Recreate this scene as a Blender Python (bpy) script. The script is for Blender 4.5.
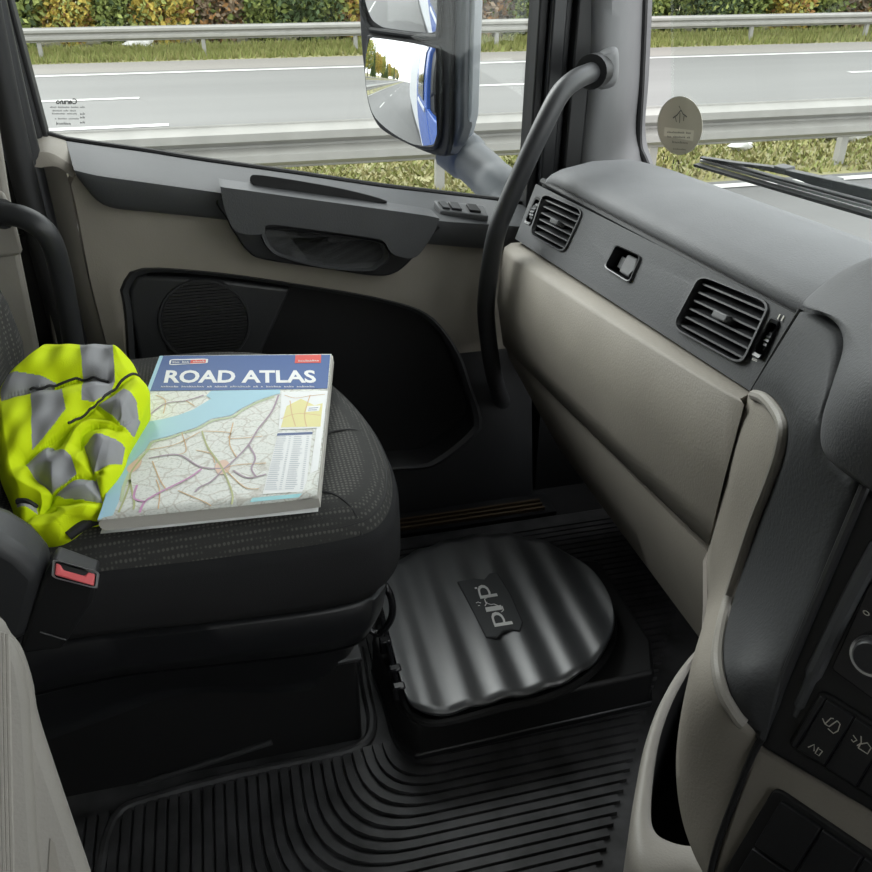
import bpy, bmesh, math, random
import numpy as np
from mathutils import Vector as V, Matrix
random.seed(7)
rng = np.random.RandomState(7)
SC = bpy.context.scene
COL = SC.collection
for o in list(bpy.data.objects):
    bpy.data.objects.remove(o)

# ---------------------------------------------------------------- camera
# x = vehicle forward, y = towards the passenger door, z = up (cab floor = 0)
FPX, PITCH, YAW, CZ = 850.0, math.radians(30), math.radians(14), 0.93
CAM = V((0, 0, CZ))
_fh = V((math.sin(YAW), math.cos(YAW), 0))
_R = V((math.cos(YAW), -math.sin(YAW), 0))
_D = _fh * math.cos(PITCH) + V((0, 0, -math.sin(PITCH)))
_U = _R.cross(_D)
cd = bpy.data.cameras.new('camera')
cd.sensor_fit = 'HORIZONTAL'
cd.sensor_width = 36
cd.lens = 36 * FPX / 872
cd.clip_start = 0.01
cd.clip_end = 600
cam = bpy.data.objects.new('camera', cd)
COL.objects.link(cam)
cam.location = CAM
cam.rotation_euler = Matrix((_R, _U, -_D)).transposed().to_euler()
SC.camera = cam

# ---------------------------------------------------------------- overcast sky and exposure
SC.view_settings.view_transform = 'Standard'
SC.view_settings.look = 'None'
SC.view_settings.gamma = 1
SC.view_settings.use_curve_mapping = False
SC.view_settings.exposure = 1.0
SC.cycles.max_bounces = 10
SC.cycles.diffuse_bounces = 6
SC.cycles.transparent_max_bounces = 16
w = bpy.data.worlds.new('overcast_sky')
SC.world = w
w.use_nodes = True
nt = w.node_tree
bg = nt.nodes['Background']
tc = nt.nodes.new('ShaderNodeTexCoord')
ns = nt.nodes.new('ShaderNodeTexNoise')
ns.inputs['Scale'].default_value = 2.2
ns.inputs['Detail'].default_value = 5
cr = nt.nodes.new('ShaderNodeValToRGB')
cr.color_ramp.elements[0].position = 0.3
cr.color_ramp.elements[0].color = (0.74, 0.80, 0.87, 1)
cr.color_ramp.elements[1].position = 0.62
cr.color_ramp.elements[1].color = (1, 0.99, 0.97, 1)
nt.links.new(tc.outputs['Generated'], ns.inputs['Vector'])
nt.links.new(ns.outputs['Fac'], cr.inputs['Fac'])
nt.links.new(cr.outputs['Color'], bg.inputs['Color'])
bg.inputs['Strength'].default_value = 1.7
# a broad soft sun behind the cloud, on the passenger side
sl = bpy.data.lights.new('veiled_sun', 'SUN')
sl.energy = 1.9
sl.angle = math.radians(40)
so = bpy.data.objects.new('veiled_sun', sl)
COL.objects.link(so)
so.rotation_euler = V((0.38, -0.74, -0.56)).to_track_quat('-Z', 'Y').to_euler()


# ---------------------------------------------------------------- measuring helpers
def ray(x, y):
    return _D + _R * ((x - 436) / FPX) - _U * ((y - 436) / FPX)


def at_x(x, y, X):
    d = ray(x, y); return CAM + d * ((X - CAM.x) / d.x)


def at_y(x, y, Y):
    d = ray(x, y); return CAM + d * ((Y - CAM.y) / d.y)


def at_z(x, y, Z):
    d = ray(x, y); return CAM + d * ((Z - CAM.z) / d.z)


def at_p(x, y, p0, n):
    d = ray(x, y); return CAM + d * ((p0 - CAM).dot(n) / d.dot(n))


def depth_of(p):
    return (p - CAM).dot(_D)


class Chart:
    """smooth surface through a few measured points"""
    def __init__(self, anchors):
        P = np.array([[a[0], a[1]] for a in anchors], float) / 100
        t = np.array([1 / depth_of(a[2]) for a in anchors])
        n = len(P)
        A = np.zeros((n + 3, n + 3))
        A[:n, :n] = self.k(P[:, None] - P[None]) + np.eye(n) * 0.15
        A[:n, n] = 1; A[:n, n + 1:] = P
        A[n, :n] = 1; A[n + 1:, :n] = P.T
        self.w = np.linalg.solve(A, np.concatenate([t, np.zeros(3)]))
        self.P = P

    def k(self, d):
        r = np.linalg.norm(d, axis=-1)
        return np.where(r > 1e-9, r * r * np.log(np.maximum(r, 1e-9)), 0)

    def __call__(self, x, y, off=0):
        q = np.array([x, y]) / 100
        n = len(self.P)
        s = self.k(q - self.P) @ self.w[:n] + self.w[n] + self.w[n + 1:] @ q
        return CAM + ray(x, y) * (1 / s - off)


# ---------------------------------------------------------------- object helpers
def tag(o, label=None, cat=None, group=None, kind=None):
    if label: o['label'] = label
    if cat: o['category'] = cat
    if group: o['group'] = group
    if kind: o['kind'] = kind
    return o


def adopt(o, parent):
    if parent:
        o.parent = parent
        o.matrix_parent_inverse = Matrix.Translation(-parent.location) if parent.type == 'EMPTY' else Matrix.Identity(4)
    return o


def empty(name, loc, label=None, cat=None, group=None, kind=None):
    o = bpy.data.objects.new(name, None)
    COL.objects.link(o)
    o.location = loc
    o.empty_display_size = 0.05
    return tag(o, label, cat, group, kind)


def link(name, me, mat, parent=None, smooth=True, bevel=0, seg=2, solid=0, sub=0, angle=35):
    o = bpy.data.objects.new(name, me)
    COL.objects.link(o)
    if mat and not me.materials: me.materials.append(mat)
    if smooth:
        me.polygons.foreach_set('use_smooth', [True] * len(me.polygons))
        try:
            me.set_sharp_from_angle(angle=math.radians(angle))
        except Exception:
            pass
    if sub:
        m = o.modifiers.new('sub', 'SUBSURF'); m.levels = m.render_levels = sub
    if solid:
        m = o.modifiers.new('solid', 'SOLIDIFY'); m.thickness = abs(solid); m.offset = -1 if solid > 0 else 1
    if bevel:
        m = o.modifiers.new('bevel', 'BEVEL'); m.width = bevel; m.segments = seg
        m.limit_method = 'ANGLE'; m.angle_limit = math.radians(30); m.harden_normals = False
    return adopt(o, parent)


def mesh(name, vs, fs, mat, parent=None, fix=True, **k):
    me = bpy.data.meshes.new(name)
    me.from_pydata([tuple(v) for v in vs], [], fs)
    if fix:
        b = bmesh.new(); b.from_mesh(me)
        bmesh.ops.remove_doubles(b, verts=b.verts, dist=1e-6)
        bmesh.ops.recalc_face_normals(b, faces=b.faces)
        b.to_mesh(me); b.free()
    return link(name, me, mat, parent, **k)


def prism_data(pts, ext):
    n = len(pts)
    vs = [V(p) for p in pts] + [V(p) + V(ext) for p in pts]
    fs = [tuple(range(n)), tuple(range(2 * n - 1, n - 1, -1))]
    fs += [(i, i + n, (i + 1) % n + n, (i + 1) % n) for i in range(n)]
    return vs, fs


def prism(name, pts, ext, mat, parent=None, **k):
    vs, fs = prism_data(pts, ext)
    return mesh(name, vs, fs, mat, parent, **k)


def box_data(a, b):
    (x0, y0, z0), (x1, y1, z1) = a, b
    return prism_data([(x0, y0, z0), (x1, y0, z0), (x1, y1, z0), (x0, y1, z0)], (0, 0, z1 - z0))


def box(name, a, b, mat, parent=None, **k):
    vs, fs = box_data(a, b)
    return mesh(name, vs, fs, mat, parent, **k)


def merged(name, datas, mat, parent=None, **k):
    vs, fs = [], []
    for v, f in datas:
        o = len(vs); vs += list(v); fs += [tuple(i + o for i in q) for q in f]
    me = bpy.data.meshes.new(name)
    me.from_pydata([tuple(v) for v in vs], [], fs)
    b = bmesh.new(); b.from_mesh(me); bmesh.ops.recalc_face_normals(b, faces=b.faces); b.to_mesh(me); b.free()
    return link(name, me, mat, parent, **k)


def spline(pts, n, closed=False):
    """catmull-rom resample to n points"""
    P = [V(p) for p in pts]
    m = len(P)
    segs = m if closed else m - 1
    out = []
    for k in range(n):
        t = k / n * segs if closed else k / (n - 1) * segs
        i = min(int(t), segs - 1); f = t - i
        g = (lambda j: P[j % m]) if closed else (lambda j: P[max(0, min(m - 1, j))])
        a, b, c, d = g(i - 1), g(i), g(i + 1), g(i + 2)
        out.append(0.5 * ((2 * b) + (c - a) * f + (2 * a - 5 * b + 4 * c - d) * f * f + (3 * b - a - 3 * c + d) * f ** 3))
    return out


def sp2(pts, n, closed=False):
    return [(p.x, p.y) for p in spline([(a, b, 0) for a, b in pts], n, closed)]


def loft_data(rows, closed=False, caps=False):
    n = len(rows[0]); vs = [p for r in rows for p in r]; fs = []
    for i in range(len(rows) - 1):
        for j in range(n if closed else n - 1):
            k = (j + 1) % n
            fs.append((i * n + j, i * n + k, (i + 1) * n + k, (i + 1) * n + j))
    if caps:
        fs.append(tuple(range(n))); fs.append(tuple(range(len(vs) - 1, len(vs) - n - 1, -1)))
    return vs, fs


def loft(name, rows, mat, parent=None, closed=False, caps=False, **k):
    vs, fs = loft_data(rows, closed, caps)
    return mesh(name, vs, fs, mat, parent, **k)


def tube_data(path, r, seg=14, cap=True):
    P = [V(p) for p in path]; rows = []
    t0 = (P[1] - P[0]).normalized()
    a = t0.cross(V((0, 0, 1)))
    if a.length < 1e-3: a = t0.cross(V((1, 0, 0)))
    a.normalize()
    for i, p in enumerate(P):
        t = (P[min(i + 1, len(P) - 1)] - P[max(i - 1, 0)]).normalized()
        a = (a - t * a.dot(t)).normalized(); b = t.cross(a)
        rr = r[i] if isinstance(r, (list, tuple)) else r
        rows.append([p + (a * math.cos(u) + b * math.sin(u)) * rr for u in [2 * math.pi * j / seg for j in range(seg)]])
    return loft_data(rows, True, cap)


def tube(name, path, r, mat, parent=None, n=0, seg=14, **k):
    if n: path = spline(path, n)
    vs, fs = tube_data(path, r, seg)
    return mesh(name, vs, fs, mat, parent, **k)


def fill_rows(outline, nu, nv, eps=1e-4):
    """rows of 2-D points filling a simple outline, scanning along its second coordinate"""
    ys = [p[1] for p in outline]; y0, y1 = min(ys) + eps, max(ys) - eps
    rows = []
    for i in range(nv):
        f = i / (nv - 1); f = 0.5 - 0.5 * math.cos(math.pi * f)
        y = y0 + (y1 - y0) * f
        xs = []
        for (xa, ya), (xb, yb) in zip(outline, outline[1:] + outline[:1]):
            if (ya <= y) != (yb <= y): xs.append(xa + (xb - xa) * (y - ya) / (yb - ya))
        a, b = min(xs), max(xs)
        rows.append([(a + (b - a) * j / (nu - 1), y) for j in range(nu)])
    return rows


def carve(o, cutters):
    for c in cutters:
        m = o.modifiers.new('cut', 'BOOLEAN'); m.operation = 'DIFFERENCE'; m.object = c; m.solver = 'EXACT'
    bpy.context.view_layer.update()
    dg = bpy.context.evaluated_depsgraph_get()
    me = bpy.data.meshes.new_from_object(o.evaluated_get(dg))
    o.modifiers.clear()
    o.data = me
    me.polygons.foreach_set('use_smooth', [True] * len(me.polygons))
    me.set_sharp_from_angle(angle=math.radians(30))
    for c in cutters:
        bpy.data.objects.remove(c)


def text(name, s, left, right, top, mat, parent=None, bold=0.0, lift=V((0, 0, 0)), mirror=False):
    """flat lettering: baseline from left to right, cap height up to top"""
    cu = bpy.data.curves.new(name, 'FONT'); cu.body = s; cu.offset = bold; cu.resolution_u = 3
    t = bpy.data.objects.new(name, cu); COL.objects.link(t)
    bpy.context.view_layer.update()
    me = bpy.data.meshes.new_from_object(t.evaluated_get(bpy.context.evaluated_depsgraph_get()))
    bpy.data.objects.remove(t)
    n = len(me.vertices); c = np.zeros(n * 3); me.vertices.foreach_get('co', c); c = c.reshape(-1, 3)
    x0, x1 = c[:, 0].min(), c[:, 0].max(); H = 0.7
    left, right, top = V(left), V(right), V(top)
    if mirror: left, right, top = right, left, top + (right - left)
    ux, uy = right - left, top - left
    for v in me.vertices:
        v.co = left + ux * ((v.co.x - x0) / (x1 - x0)) + uy * (v.co.y / H) + lift
    me.materials.clear()
    return link(name, me, mat, parent, smooth=False)


def fine_print(name, words, left, right, top, mat, parent=None):
    """a line of print too small to read: letter-sized strokes grouped as words"""
    left, right, top = V(left), V(right), V(top); ux, uy = right - left, top - left
    total = sum(words) + len(words) - 1; x = 0; vs, fs = [], []
    for wl in words:
        for k in range(wl):
            a, b = (x + k + 0.12) / total, (x + k + 0.85) / total; lo, hi = (0, 0.72) if (k * 7 + wl) % 3 else (0, 1.0)
            st = 0.3 * (b - a)
            for p, q, c, d in ((a, a + st, lo, hi), (b - st, b, lo, hi * 0.75), (a, b, 0.3, 0.48)):
                i = len(vs); vs += [left + ux * p + uy * c, left + ux * q + uy * c, left + ux * q + uy * d, left + ux * p + uy * d]; fs.append((i, i + 1, i + 2, i + 3))
        x += wl + 1
    return tag(mesh(name, vs, fs, mat, parent, fix=False, smooth=False), kind='stuff')


def ribbon_data(path, wdt, up):
    L, R_ = [], []
    for i, p in enumerate(path):
        t = (path[min(i + 1, len(path) - 1)] - path[max(i - 1, 0)]).normalized()
        s = t.cross(up).normalized() * wdt * 0.5
        L.append(p + s); R_.append(p - s)
    return loft_data([L, R_])


def in_poly(x, y, poly):
    c = False
    for (xa, ya), (xb, yb) in zip(poly, poly[1:] + poly[:1]):
        if (ya > y) != (yb > y) and x < (xb - xa) * (y - ya) / (yb - ya) + xa: c = not c
    return c


# ---------------------------------------------------------------- materials
def mat_base(name, color, rough=0.5, metal=0.0, spec=0.5):
    m = bpy.data.materials.new(name); m.use_nodes = True
    b = m.node_tree.nodes['Principled BSDF']
    b.inputs['Base Color'].default_value = (*color, 1)
    b.inputs['Roughness'].default_value = rough
    b.inputs['Metallic'].default_value = metal
    b.inputs['Specular IOR Level'].default_value = spec
    return m, m.node_tree, b


def grain(m, scale=500, strength=0.15, var=0.12, varscale=12, stretch=None, dist=0.001):
    """fine relief plus a little wear in the colour"""
    nt = m.node_tree; b = nt.nodes['Principled BSDF']
    tc = nt.nodes.new('ShaderNodeTexCoord')
    src = tc.outputs['Object']
    if stretch:
        mp = nt.nodes.new('ShaderNodeMapping'); mp.inputs['Scale'].default_value = stretch
        nt.links.new(src, mp.inputs['Vector']); src = mp.outputs['Vector']
    n = nt.nodes.new('ShaderNodeTexNoise'); n.inputs['Scale'].default_value = scale; n.inputs['Detail'].default_value = 3
    nt.links.new(src, n.inputs['Vector'])
    bp = nt.nodes.new('ShaderNodeBump'); bp.inputs['Strength'].default_value = strength; bp.inputs['Distance'].default_value = dist
    nt.links.new(n.outputs['Fac'], bp.inputs['Height'])
    nt.links.new(bp.outputs['Normal'], b.inputs['Normal'])
    if var:
        n2 = nt.nodes.new('ShaderNodeTexNoise'); n2.inputs['Scale'].default_value = varscale; n2.inputs['Detail'].default_value = 6
        nt.links.new(src, n2.inputs['Vector'])
        r = nt.nodes.new('ShaderNodeValToRGB')
        c = b.inputs['Base Color'].default_value
        r.color_ramp.elements[0].position = 0.3; r.color_ramp.elements[1].position = 0.7
        r.color_ramp.elements[0].color = (c[0] * (1 - var), c[1] * (1 - var), c[2] * (1 - var), 1)
        r.color_ramp.elements[1].color = (c[0] * (1 + var), c[1] * (1 + var), c[2] * (1 + var), 1)
        nt.links.new(n2.outputs['Fac'], r.inputs['Fac'])
        nt.links.new(r.outputs['Color'], b.inputs['Base Color'])
    return m


def plastic(name, color, rough=0.5, scale=500, strength=0.15, var=0.06, spec=0.5, **k):
    return grain(mat_base(name, color, rough, 0, spec)[0], scale, strength, var, **k)


def glass(name, tint, gloss):
    m = bpy.data.materials.new(name); m.use_nodes = True
    nt = m.node_tree; nt.nodes.clear()
    o = nt.nodes.new('ShaderNodeOutputMaterial'); t = nt.nodes.new('ShaderNodeBsdfTransparent')
    g = nt.nodes.new('ShaderNodeBsdfGlossy'); x = nt.nodes.new('ShaderNodeMixShader')
    t.inputs['Color'].default_value = (*tint, 1); g.inputs['Roughness'].default_value = 0.02
    x.inputs['Fac'].default_value = gloss
    nt.links.new(t.outputs[0], x.inputs[1]); nt.links.new(g.outputs[0], x.inputs[2]); nt.links.new(x.outputs[0], o.inputs[0])
    return m


M = {}
M['beige'] = plastic('beige_plastic', (0.285, 0.262, 0.225), 0.6, 420, 0.3, spec=0.3)
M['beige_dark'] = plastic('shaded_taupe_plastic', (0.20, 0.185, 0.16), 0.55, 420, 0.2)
M['grey'] = plastic('dark_grey_plastic', (0.068, 0.070, 0.073), 0.55, 420, 0.3, spec=0.35)
M['pad'] = plastic('grey_soft_touch_pad', (0.135, 0.138, 0.143), 0.6, 520, 0.5, spec=0.35)
M['pillar'] = plastic('grey_pillar_plastic', (0.125, 0.127, 0.13), 0.6, 520, 0.2)
M['black'] = plastic('black_plastic', (0.007, 0.0072, 0.0078), 0.55, 300, 0.1)
M['satin'] = plastic('satin_black_plastic', (0.011, 0.0115, 0.013), 0.38, 600, 0.12)
M['gloss'] = mat_base('gloss_black_plastic', (0.012, 0.012, 0.014), 0.18)[0]
M['charcoal'] = plastic('charcoal_plastic', (0.03, 0.031, 0.033), 0.45, 400, 0.15)
M['rubber'] = plastic('black_rubber', (0.046, 0.046, 0.048), 0.42, 120, 0.25, var=0.5, varscale=25)
M['carpet'] = plastic('black_carpet', (0.01, 0.01, 0.011), 0.95, 900, 0.6)
M['steel'] = mat_base('brushed_steel', (0.55, 0.55, 0.56), 0.3, 1)[0]
M['chrome'] = mat_base('chrome', (0.75, 0.75, 0.76), 0.15, 1)[0]
M['brass'] = mat_base('worn_brass_strip', (0.12, 0.085, 0.05), 0.5, 0.5)[0]
M['red'] = mat_base('red_button_plastic', (0.80, 0.15, 0.16), 0.35)[0]
M['white'] = mat_base('white_print', (0.85, 0.85, 0.84), 0.5)[0]
M['icon'] = mat_base('pale_icon_print', (0.62, 0.60, 0.52), 0.5)[0]
M['etch'] = mat_base('dark_etched_print', (0.10, 0.10, 0.10), 0.6)[0]
M['window'] = glass('window_glass', (0.95, 0.97, 0.96), 0.022)
M['liner'] = plastic('pale_headliner', (0.36, 0.35, 0.33), 0.9, 300, 0.3)
M['blue'] = mat_base('blue_truck_paint', (0.035, 0.09, 0.32), 0.25)[0]
M['trailer'] = plastic('pale_trailer_panel', (0.42, 0.44, 0.46), 0.5, 20, 0.05)
M['darkglass'] = mat_base('dark_tinted_glass', (0.02, 0.025, 0.025), 0.08)[0]
M['galv'] = plastic('galvanised_steel', (0.27, 0.265, 0.245), 0.55, 30, 0.1, var=0.08, varscale=3)
M['litter'] = mat_base('white_litter', (0.5, 0.5, 0.48), 0.7)[0]


def fabric(name, base, dots, cell=0.0042):
    m, nt, b = mat_base(name, base, 0.9, 0, 0.2)
    tc = nt.nodes.new('ShaderNodeTexCoord')
    mp = nt.nodes.new('ShaderNodeMapping'); s = 1 / cell
    mp.inputs['Scale'].default_value = (s, s, s * 0.7)
    nt.links.new(tc.outputs['Object'], mp.inputs['Vector'])
    v = nt.nodes.new('ShaderNodeTexVoronoi'); v.inputs['Scale'].default_value = 1; v.inputs['Randomness'].default_value = 0.12
    nt.links.new(mp.outputs['Vector'], v.inputs['Vector'])
    r = nt.nodes.new('ShaderNodeValToRGB')
    r.color_ramp.elements[0].position = 0.22; r.color_ramp.elements[0].color = (*dots, 1)
    r.color_ramp.elements[1].position = 0.42; r.color_ramp.elements[1].color = (*base, 1)
    nt.links.new(v.outputs['Distance'], r.inputs['Fac'])
    nt.links.new(r.outputs['Color'], b.inputs['Base Color'])
    n = nt.nodes.new('ShaderNodeTexNoise'); n.inputs['Scale'].default_value = 1400
    nt.links.new(tc.outputs['Object'], n.inputs['Vector'])
    bp = nt.nodes.new('ShaderNodeBump'); bp.inputs['Strength'].default_value = 0.5; bp.inputs['Distance'].default_value = 0.001
    nt.links.new(n.outputs['Fac'], bp.inputs['Height']); nt.links.new(bp.outputs['Normal'], b.inputs['Normal'])
    return m


M['seat'] = fabric('dotted_seat_fabric', (0.045, 0.045, 0.043), (0.105, 0.102, 0.093))
M['seatside'] = plastic('plain_dark_fabric', (0.020, 0.020, 0.021), 0.9, 900, 0.5, spec=0.2)
M['hivis'] = grain(mat_base('fluorescent_yellow_cloth', (0.60, 0.75, 0.004), 0.8, 0, 0.2)[0], 900, 0.3, 0.04)
M['strip'] = grain(mat_base('grey_reflective_tape', (0.29, 0.293, 0.305), 0.6, 0.0, 0.3)[0], 1200, 0.15, 0.06)
M['piping'] = plastic('black_vest_binding', (0.02, 0.02, 0.02), 0.8)
M['armrest'] = plastic('taupe_armrest_plastic', (0.225, 0.212, 0.19), 0.5, 420, 0.25)
M['armfab'] = plastic('ribbed_beige_cloth', (0.27, 0.255, 0.23), 0.9, 260, 0.5)
M['armshell'] = plastic('pale_beige_plastic', (0.31, 0.292, 0.26), 0.5, 420, 0.25)

# ---------------------------------------------------------------- cab shell (setting)
floor = box('floor', (-1.3, -1.3, -0.06), (0.80, 1.37, -0.004), M['carpet'], smooth=False); tag(floor, kind='structure')
tag(box('ceiling', (-1.3, -1.3, 1.50), (0.66, 1.42, 1.54), M['liner'], smooth=False), kind='structure')
tag(box('wall_back', (-1.34, -1.3, -0.1), (-1.3, 1.42, 1.54), M['liner'], smooth=False), kind='structure')
wr = empty('wall_right', (0, -1.3, 0), kind='structure')  # unseen driver-side wall; window opening shrunk to cut light on the passenger door
box('door_panel', (-1.3, -1.34, -0.1), (0.80, -1.3, 0.80), M['beige'], wr, smooth=False)
box('rear_panel', (-1.3, -1.34, 0.80), (-0.05, -1.3, 1.54), M['liner'], wr, smooth=False)
box('header', (-0.05, -1.34, 1.42), (0.66, -1.3, 1.54), M['liner'], wr, smooth=False)
tag(box('wall_front', (0.80, -1.34, -0.1), (0.84, 1.42, 0.40), M['black'], smooth=False), kind='structure')

# ---------------------------------------------------------------- passenger door
door = empty('door_1', (0.1, 1.34, 0.02), 'taupe truck door with dark grey belt trim, armrest and black pocket', kind='structure')
YD = 1.30
# outer skin (blue paint, also seen in the side mirror)
prism('outer_skin', [(-0.36, 1.40, -0.75), (0.56, 1.40, -0.75), (0.56, 1.40, 0.50), (-0.36, 1.40, 0.565)], (0, 0.035, 0), M['blue'], door, bevel=0.01)
# taupe inner panel with the pocket opening
outer = [(54, 158), (80, 168), (230, 200), (380, 226), (522, 238), (530, 300), (532, 420), (534, 620), (430, 640), (150, 560), (128, 440), (106, 345), (90, 285), (77, 222), (66, 178)]
inner = [(123, 305), (122, 285), (140, 268), (215, 272), (300, 284), (380, 298), (428, 314), (458, 350), (472, 388), (482, 418), (478, 434), (440, 464), (410, 470), (290, 472), (150, 430)]


def polar_loop(loop, c, n):
    out = []
    for i in range(n):
        a = 2 * math.pi * i / n; dx, dy = math.cos(a), math.sin(a); best = None
        for (xa, ya), (xb, yb) in zip(loop, loop[1:] + loop[:1]):
            ex, ey = xb - xa, yb - ya; det = dx * -ey + dy * ex
            if abs(det) < 1e-9: continue
            t = ((xa - c[0]) * -ey + (ya - c[1]) * ex) / det
            s = (dx * (ya - c[1]) - dy * (xa - c[0])) / det
            if t > 0 and -1e-6 <= s <= 1 + 1e-6 and (best is None or t < best): best = t
        out.append((c[0] + dx * best, c[1] + dy * best))
    return out


cc = (300, 370)
lo, li = polar_loop(outer, cc, 120), polar_loop(sp2(inner, 90, True), cc, 120)
mix = lambda a, b, f: [(p[0] + (q[0] - p[0]) * f, p[1] + (q[1] - p[1]) * f) for p, q in zip(a, b)]
YY = lambda loop, Y: [at_y(x, y, Y) for x, y in loop]


def scale_loop(loop, c, f):
    return [(c[0] + (x - c[0]) * f, c[1] + (y - c[1]) * f) for x, y in loop]


rows = [YY(lo, 1.36), YY(lo, 1.312), YY(mix(lo, li, 0.04), YD), YY(mix(lo, li, 0.6), 1.294), YY(mix(lo, li, 0.9), 1.290), YY(li, 1.292)]
ipv, ipf = loft_data(rows, True)
lowf = [f for f in ipf if sum(V(ipv[i]).z for i in f) / 4 < 0.315]  # panel faces below a set height, split off in the darker charcoal
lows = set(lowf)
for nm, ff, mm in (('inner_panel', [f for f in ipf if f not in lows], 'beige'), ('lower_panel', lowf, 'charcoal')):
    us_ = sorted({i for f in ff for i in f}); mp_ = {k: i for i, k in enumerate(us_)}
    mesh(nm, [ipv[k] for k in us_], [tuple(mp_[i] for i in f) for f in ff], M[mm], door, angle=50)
# the panel's rear edge turning away to the shut face
crz = sp2([(50, 154), (66, 172), (76, 218), (90, 285), (107, 345), (120, 400), (135, 470)], 30)
lfe = sp2([(17, 149), (30, 195), (45, 250), (60, 305), (74, 355), (86, 400), (104, 470)], 30)
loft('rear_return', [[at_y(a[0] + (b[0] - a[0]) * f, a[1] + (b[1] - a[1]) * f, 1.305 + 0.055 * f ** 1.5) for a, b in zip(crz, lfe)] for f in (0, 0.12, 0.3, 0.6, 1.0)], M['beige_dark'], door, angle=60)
rim = [[p for p in YY(li, 1.2915)], YY(scale_loop(li, cc, 0.985), 1.286), YY(scale_loop(li, cc, 0.955), 1.290)]
inn = scale_loop(li, cc, 0.955)
wal = [V((p.x, 1.345, p.z)) for p in YY(inn, 1.290)]
loft('pocket', rim + [wal], M['charcoal'], door, closed=True, angle=50)
mesh('pocket_back', wal, [tuple(range(len(wal)))], M['black'], door, fix=False)
# speaker panel in the rear half of the pocket with its round grille
spk = [(136, 276), (212, 279), (291, 289), (263, 350), (240, 420), (150, 420), (130, 310), (129, 290)]
prism('speaker_panel', YY(spk, 1.300), (0, 0.045, 0), M['charcoal'], door, bevel=0.006, seg=3)
gc = at_y(205, 322, 1.2995)
gm = plastic('speaker_mesh_cloth', (0.018, 0.018, 0.019), 0.7, 60, 0.0)
gr = 0.068
ring = [[gc + V((math.cos(a) * r, dy, math.sin(a) * r)) for a in [2 * math.pi * i / 40 for i in range(40)]] for r, dy in ((gr + 0.004, 0.002), (gr + 0.002, -0.003), (gr - 0.001, -0.003), (gr - 0.003, 0.001))]
grl = loft('speaker_grille', ring, M['charcoal'], door, closed=True)
datas = []
for k in range(-13, 14):
    zz = k * 0.005; hw = math.sqrt(max(0, gr * gr - zz * zz)) - 0.003
    if hw > 0.004: datas.append(box_data((gc.x - hw, gc.y - 0.003, gc.z + zz - 0.0012), (gc.x + hw, gc.y + 0.003, gc.z + zz + 0.0012)))
tag(merged('grille_bars', datas, gm, grl, smooth=False), kind='stuff')
# dark belt trim below the window
sill = [(66, 141), (100, 146), (150, 153), (200, 161), (299, 175), (380, 187), (440, 194), (499, 201), (527, 206)]
fold = [(74, 170), (100, 176), (150, 183), (200, 190), (299, 204), (380, 214), (440, 221), (499, 225), (525, 227)]
bott = [(78, 178), (104, 205), (150, 212), (200, 217), (299, 229), (380, 239), (440, 245), (499, 250), (523, 253)]
n = 50
S, Fo, B = sp2(sill, n), sp2(fold, n), sp2(bott, n)
r0 = [at_y(x, y, 1.375) - V((0, 0, 0.03)) for x, y in S]
r1 = [at_y(x, y, 1.375) for x, y in S]
r2 = [at_y(S[i][0] * 0.15 + Fo[i][0] * 0.85, S[i][1] * 0.15 + Fo[i][1] * 0.85, 1.275) for i in range(n)]
r3 = [at_y(x, y, 1.262) for x, y in Fo]
r4 = [at_y(Fo[i][0] * 0.75 + B[i][0] * 0.25, Fo[i][1] * 0.75 + B[i][1] * 0.25, 1.262) for i in range(n)]
r5 = [at_y(Fo[i][0] * 0.1 + B[i][0] * 0.9, Fo[i][1] * 0.1 + B[i][1] * 0.9, 1.272) for i in range(n)]
r6 = [at_y(x, y, 1.277) for x, y in B]
r7 = [at_y(x, y, 1.31) for x, y in B]
bt = loft('belt_trim', [r0, r1, r2, r3, r4, r5, r6, r7], M['grey'], door, angle=60)
# left corner piece of the sill in taupe
loft('sill_corner', [[at_y(x, y, 1.384) for x, y in [(17, 147), (30, 138), (42, 133), (56, 137), (70, 141)]], [at_y(x, y, 1.34) for x, y in [(18, 149), (31, 143), (44, 140), (57, 145), (71, 150)]], [at_y(x, y, 1.30) for x, y in [(24, 155), (36, 150), (49, 151), (60, 157), (72, 166)]], [at_y(x, y, 1.298) for x, y in [(34, 170), (48, 166), (58, 166), (66, 172), (76, 182)]]], M['beige'], door, sub=1, angle=60)
# armrest: surround, upper bar, pull cup, slot behind the bar
ar = empty('armrest', (0.15, 1.28, 0.5)); adopt(ar, door); ar.matrix_parent_inverse = Matrix.Translation(-door.location)
sur = sp2([(222, 196), (228, 222), (236, 236), (247, 251), (264, 260), (330, 270), (372, 276), (394, 274), (412, 260), (426, 240), (436, 222), (330, 205)], 60, True)
prism('surround', YY(sur, 1.262), (0, 0.05, 0), M['satin'], ar, bevel=0.004)
bar = [(221, 189), (228, 188), (300, 198), (380, 209), (434, 217), (438, 222), (432, 236), (416, 257), (397, 256), (390, 251), (384, 242), (372, 238), (300, 228), (268, 225), (263, 234), (237, 232), (226, 213)]
prism('upper_bar', YY(sp2(bar, 80, True), 1.235), (0, 0.05, 0), M['grey'], ar, bevel=0.006, seg=3)
cup = sp2([(262, 236), (266, 229), (300, 231), (375, 241), (386, 249), (388, 258), (380, 266), (368, 271), (325, 268), (285, 258), (270, 250)], 60, True)
c0 = (325, 250)
crow = [YY(scale_loop(cup, c0, 1.03), 1.262), YY(cup, 1.252), YY(scale_loop(cup, c0, 0.95), 1.254)]
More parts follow.
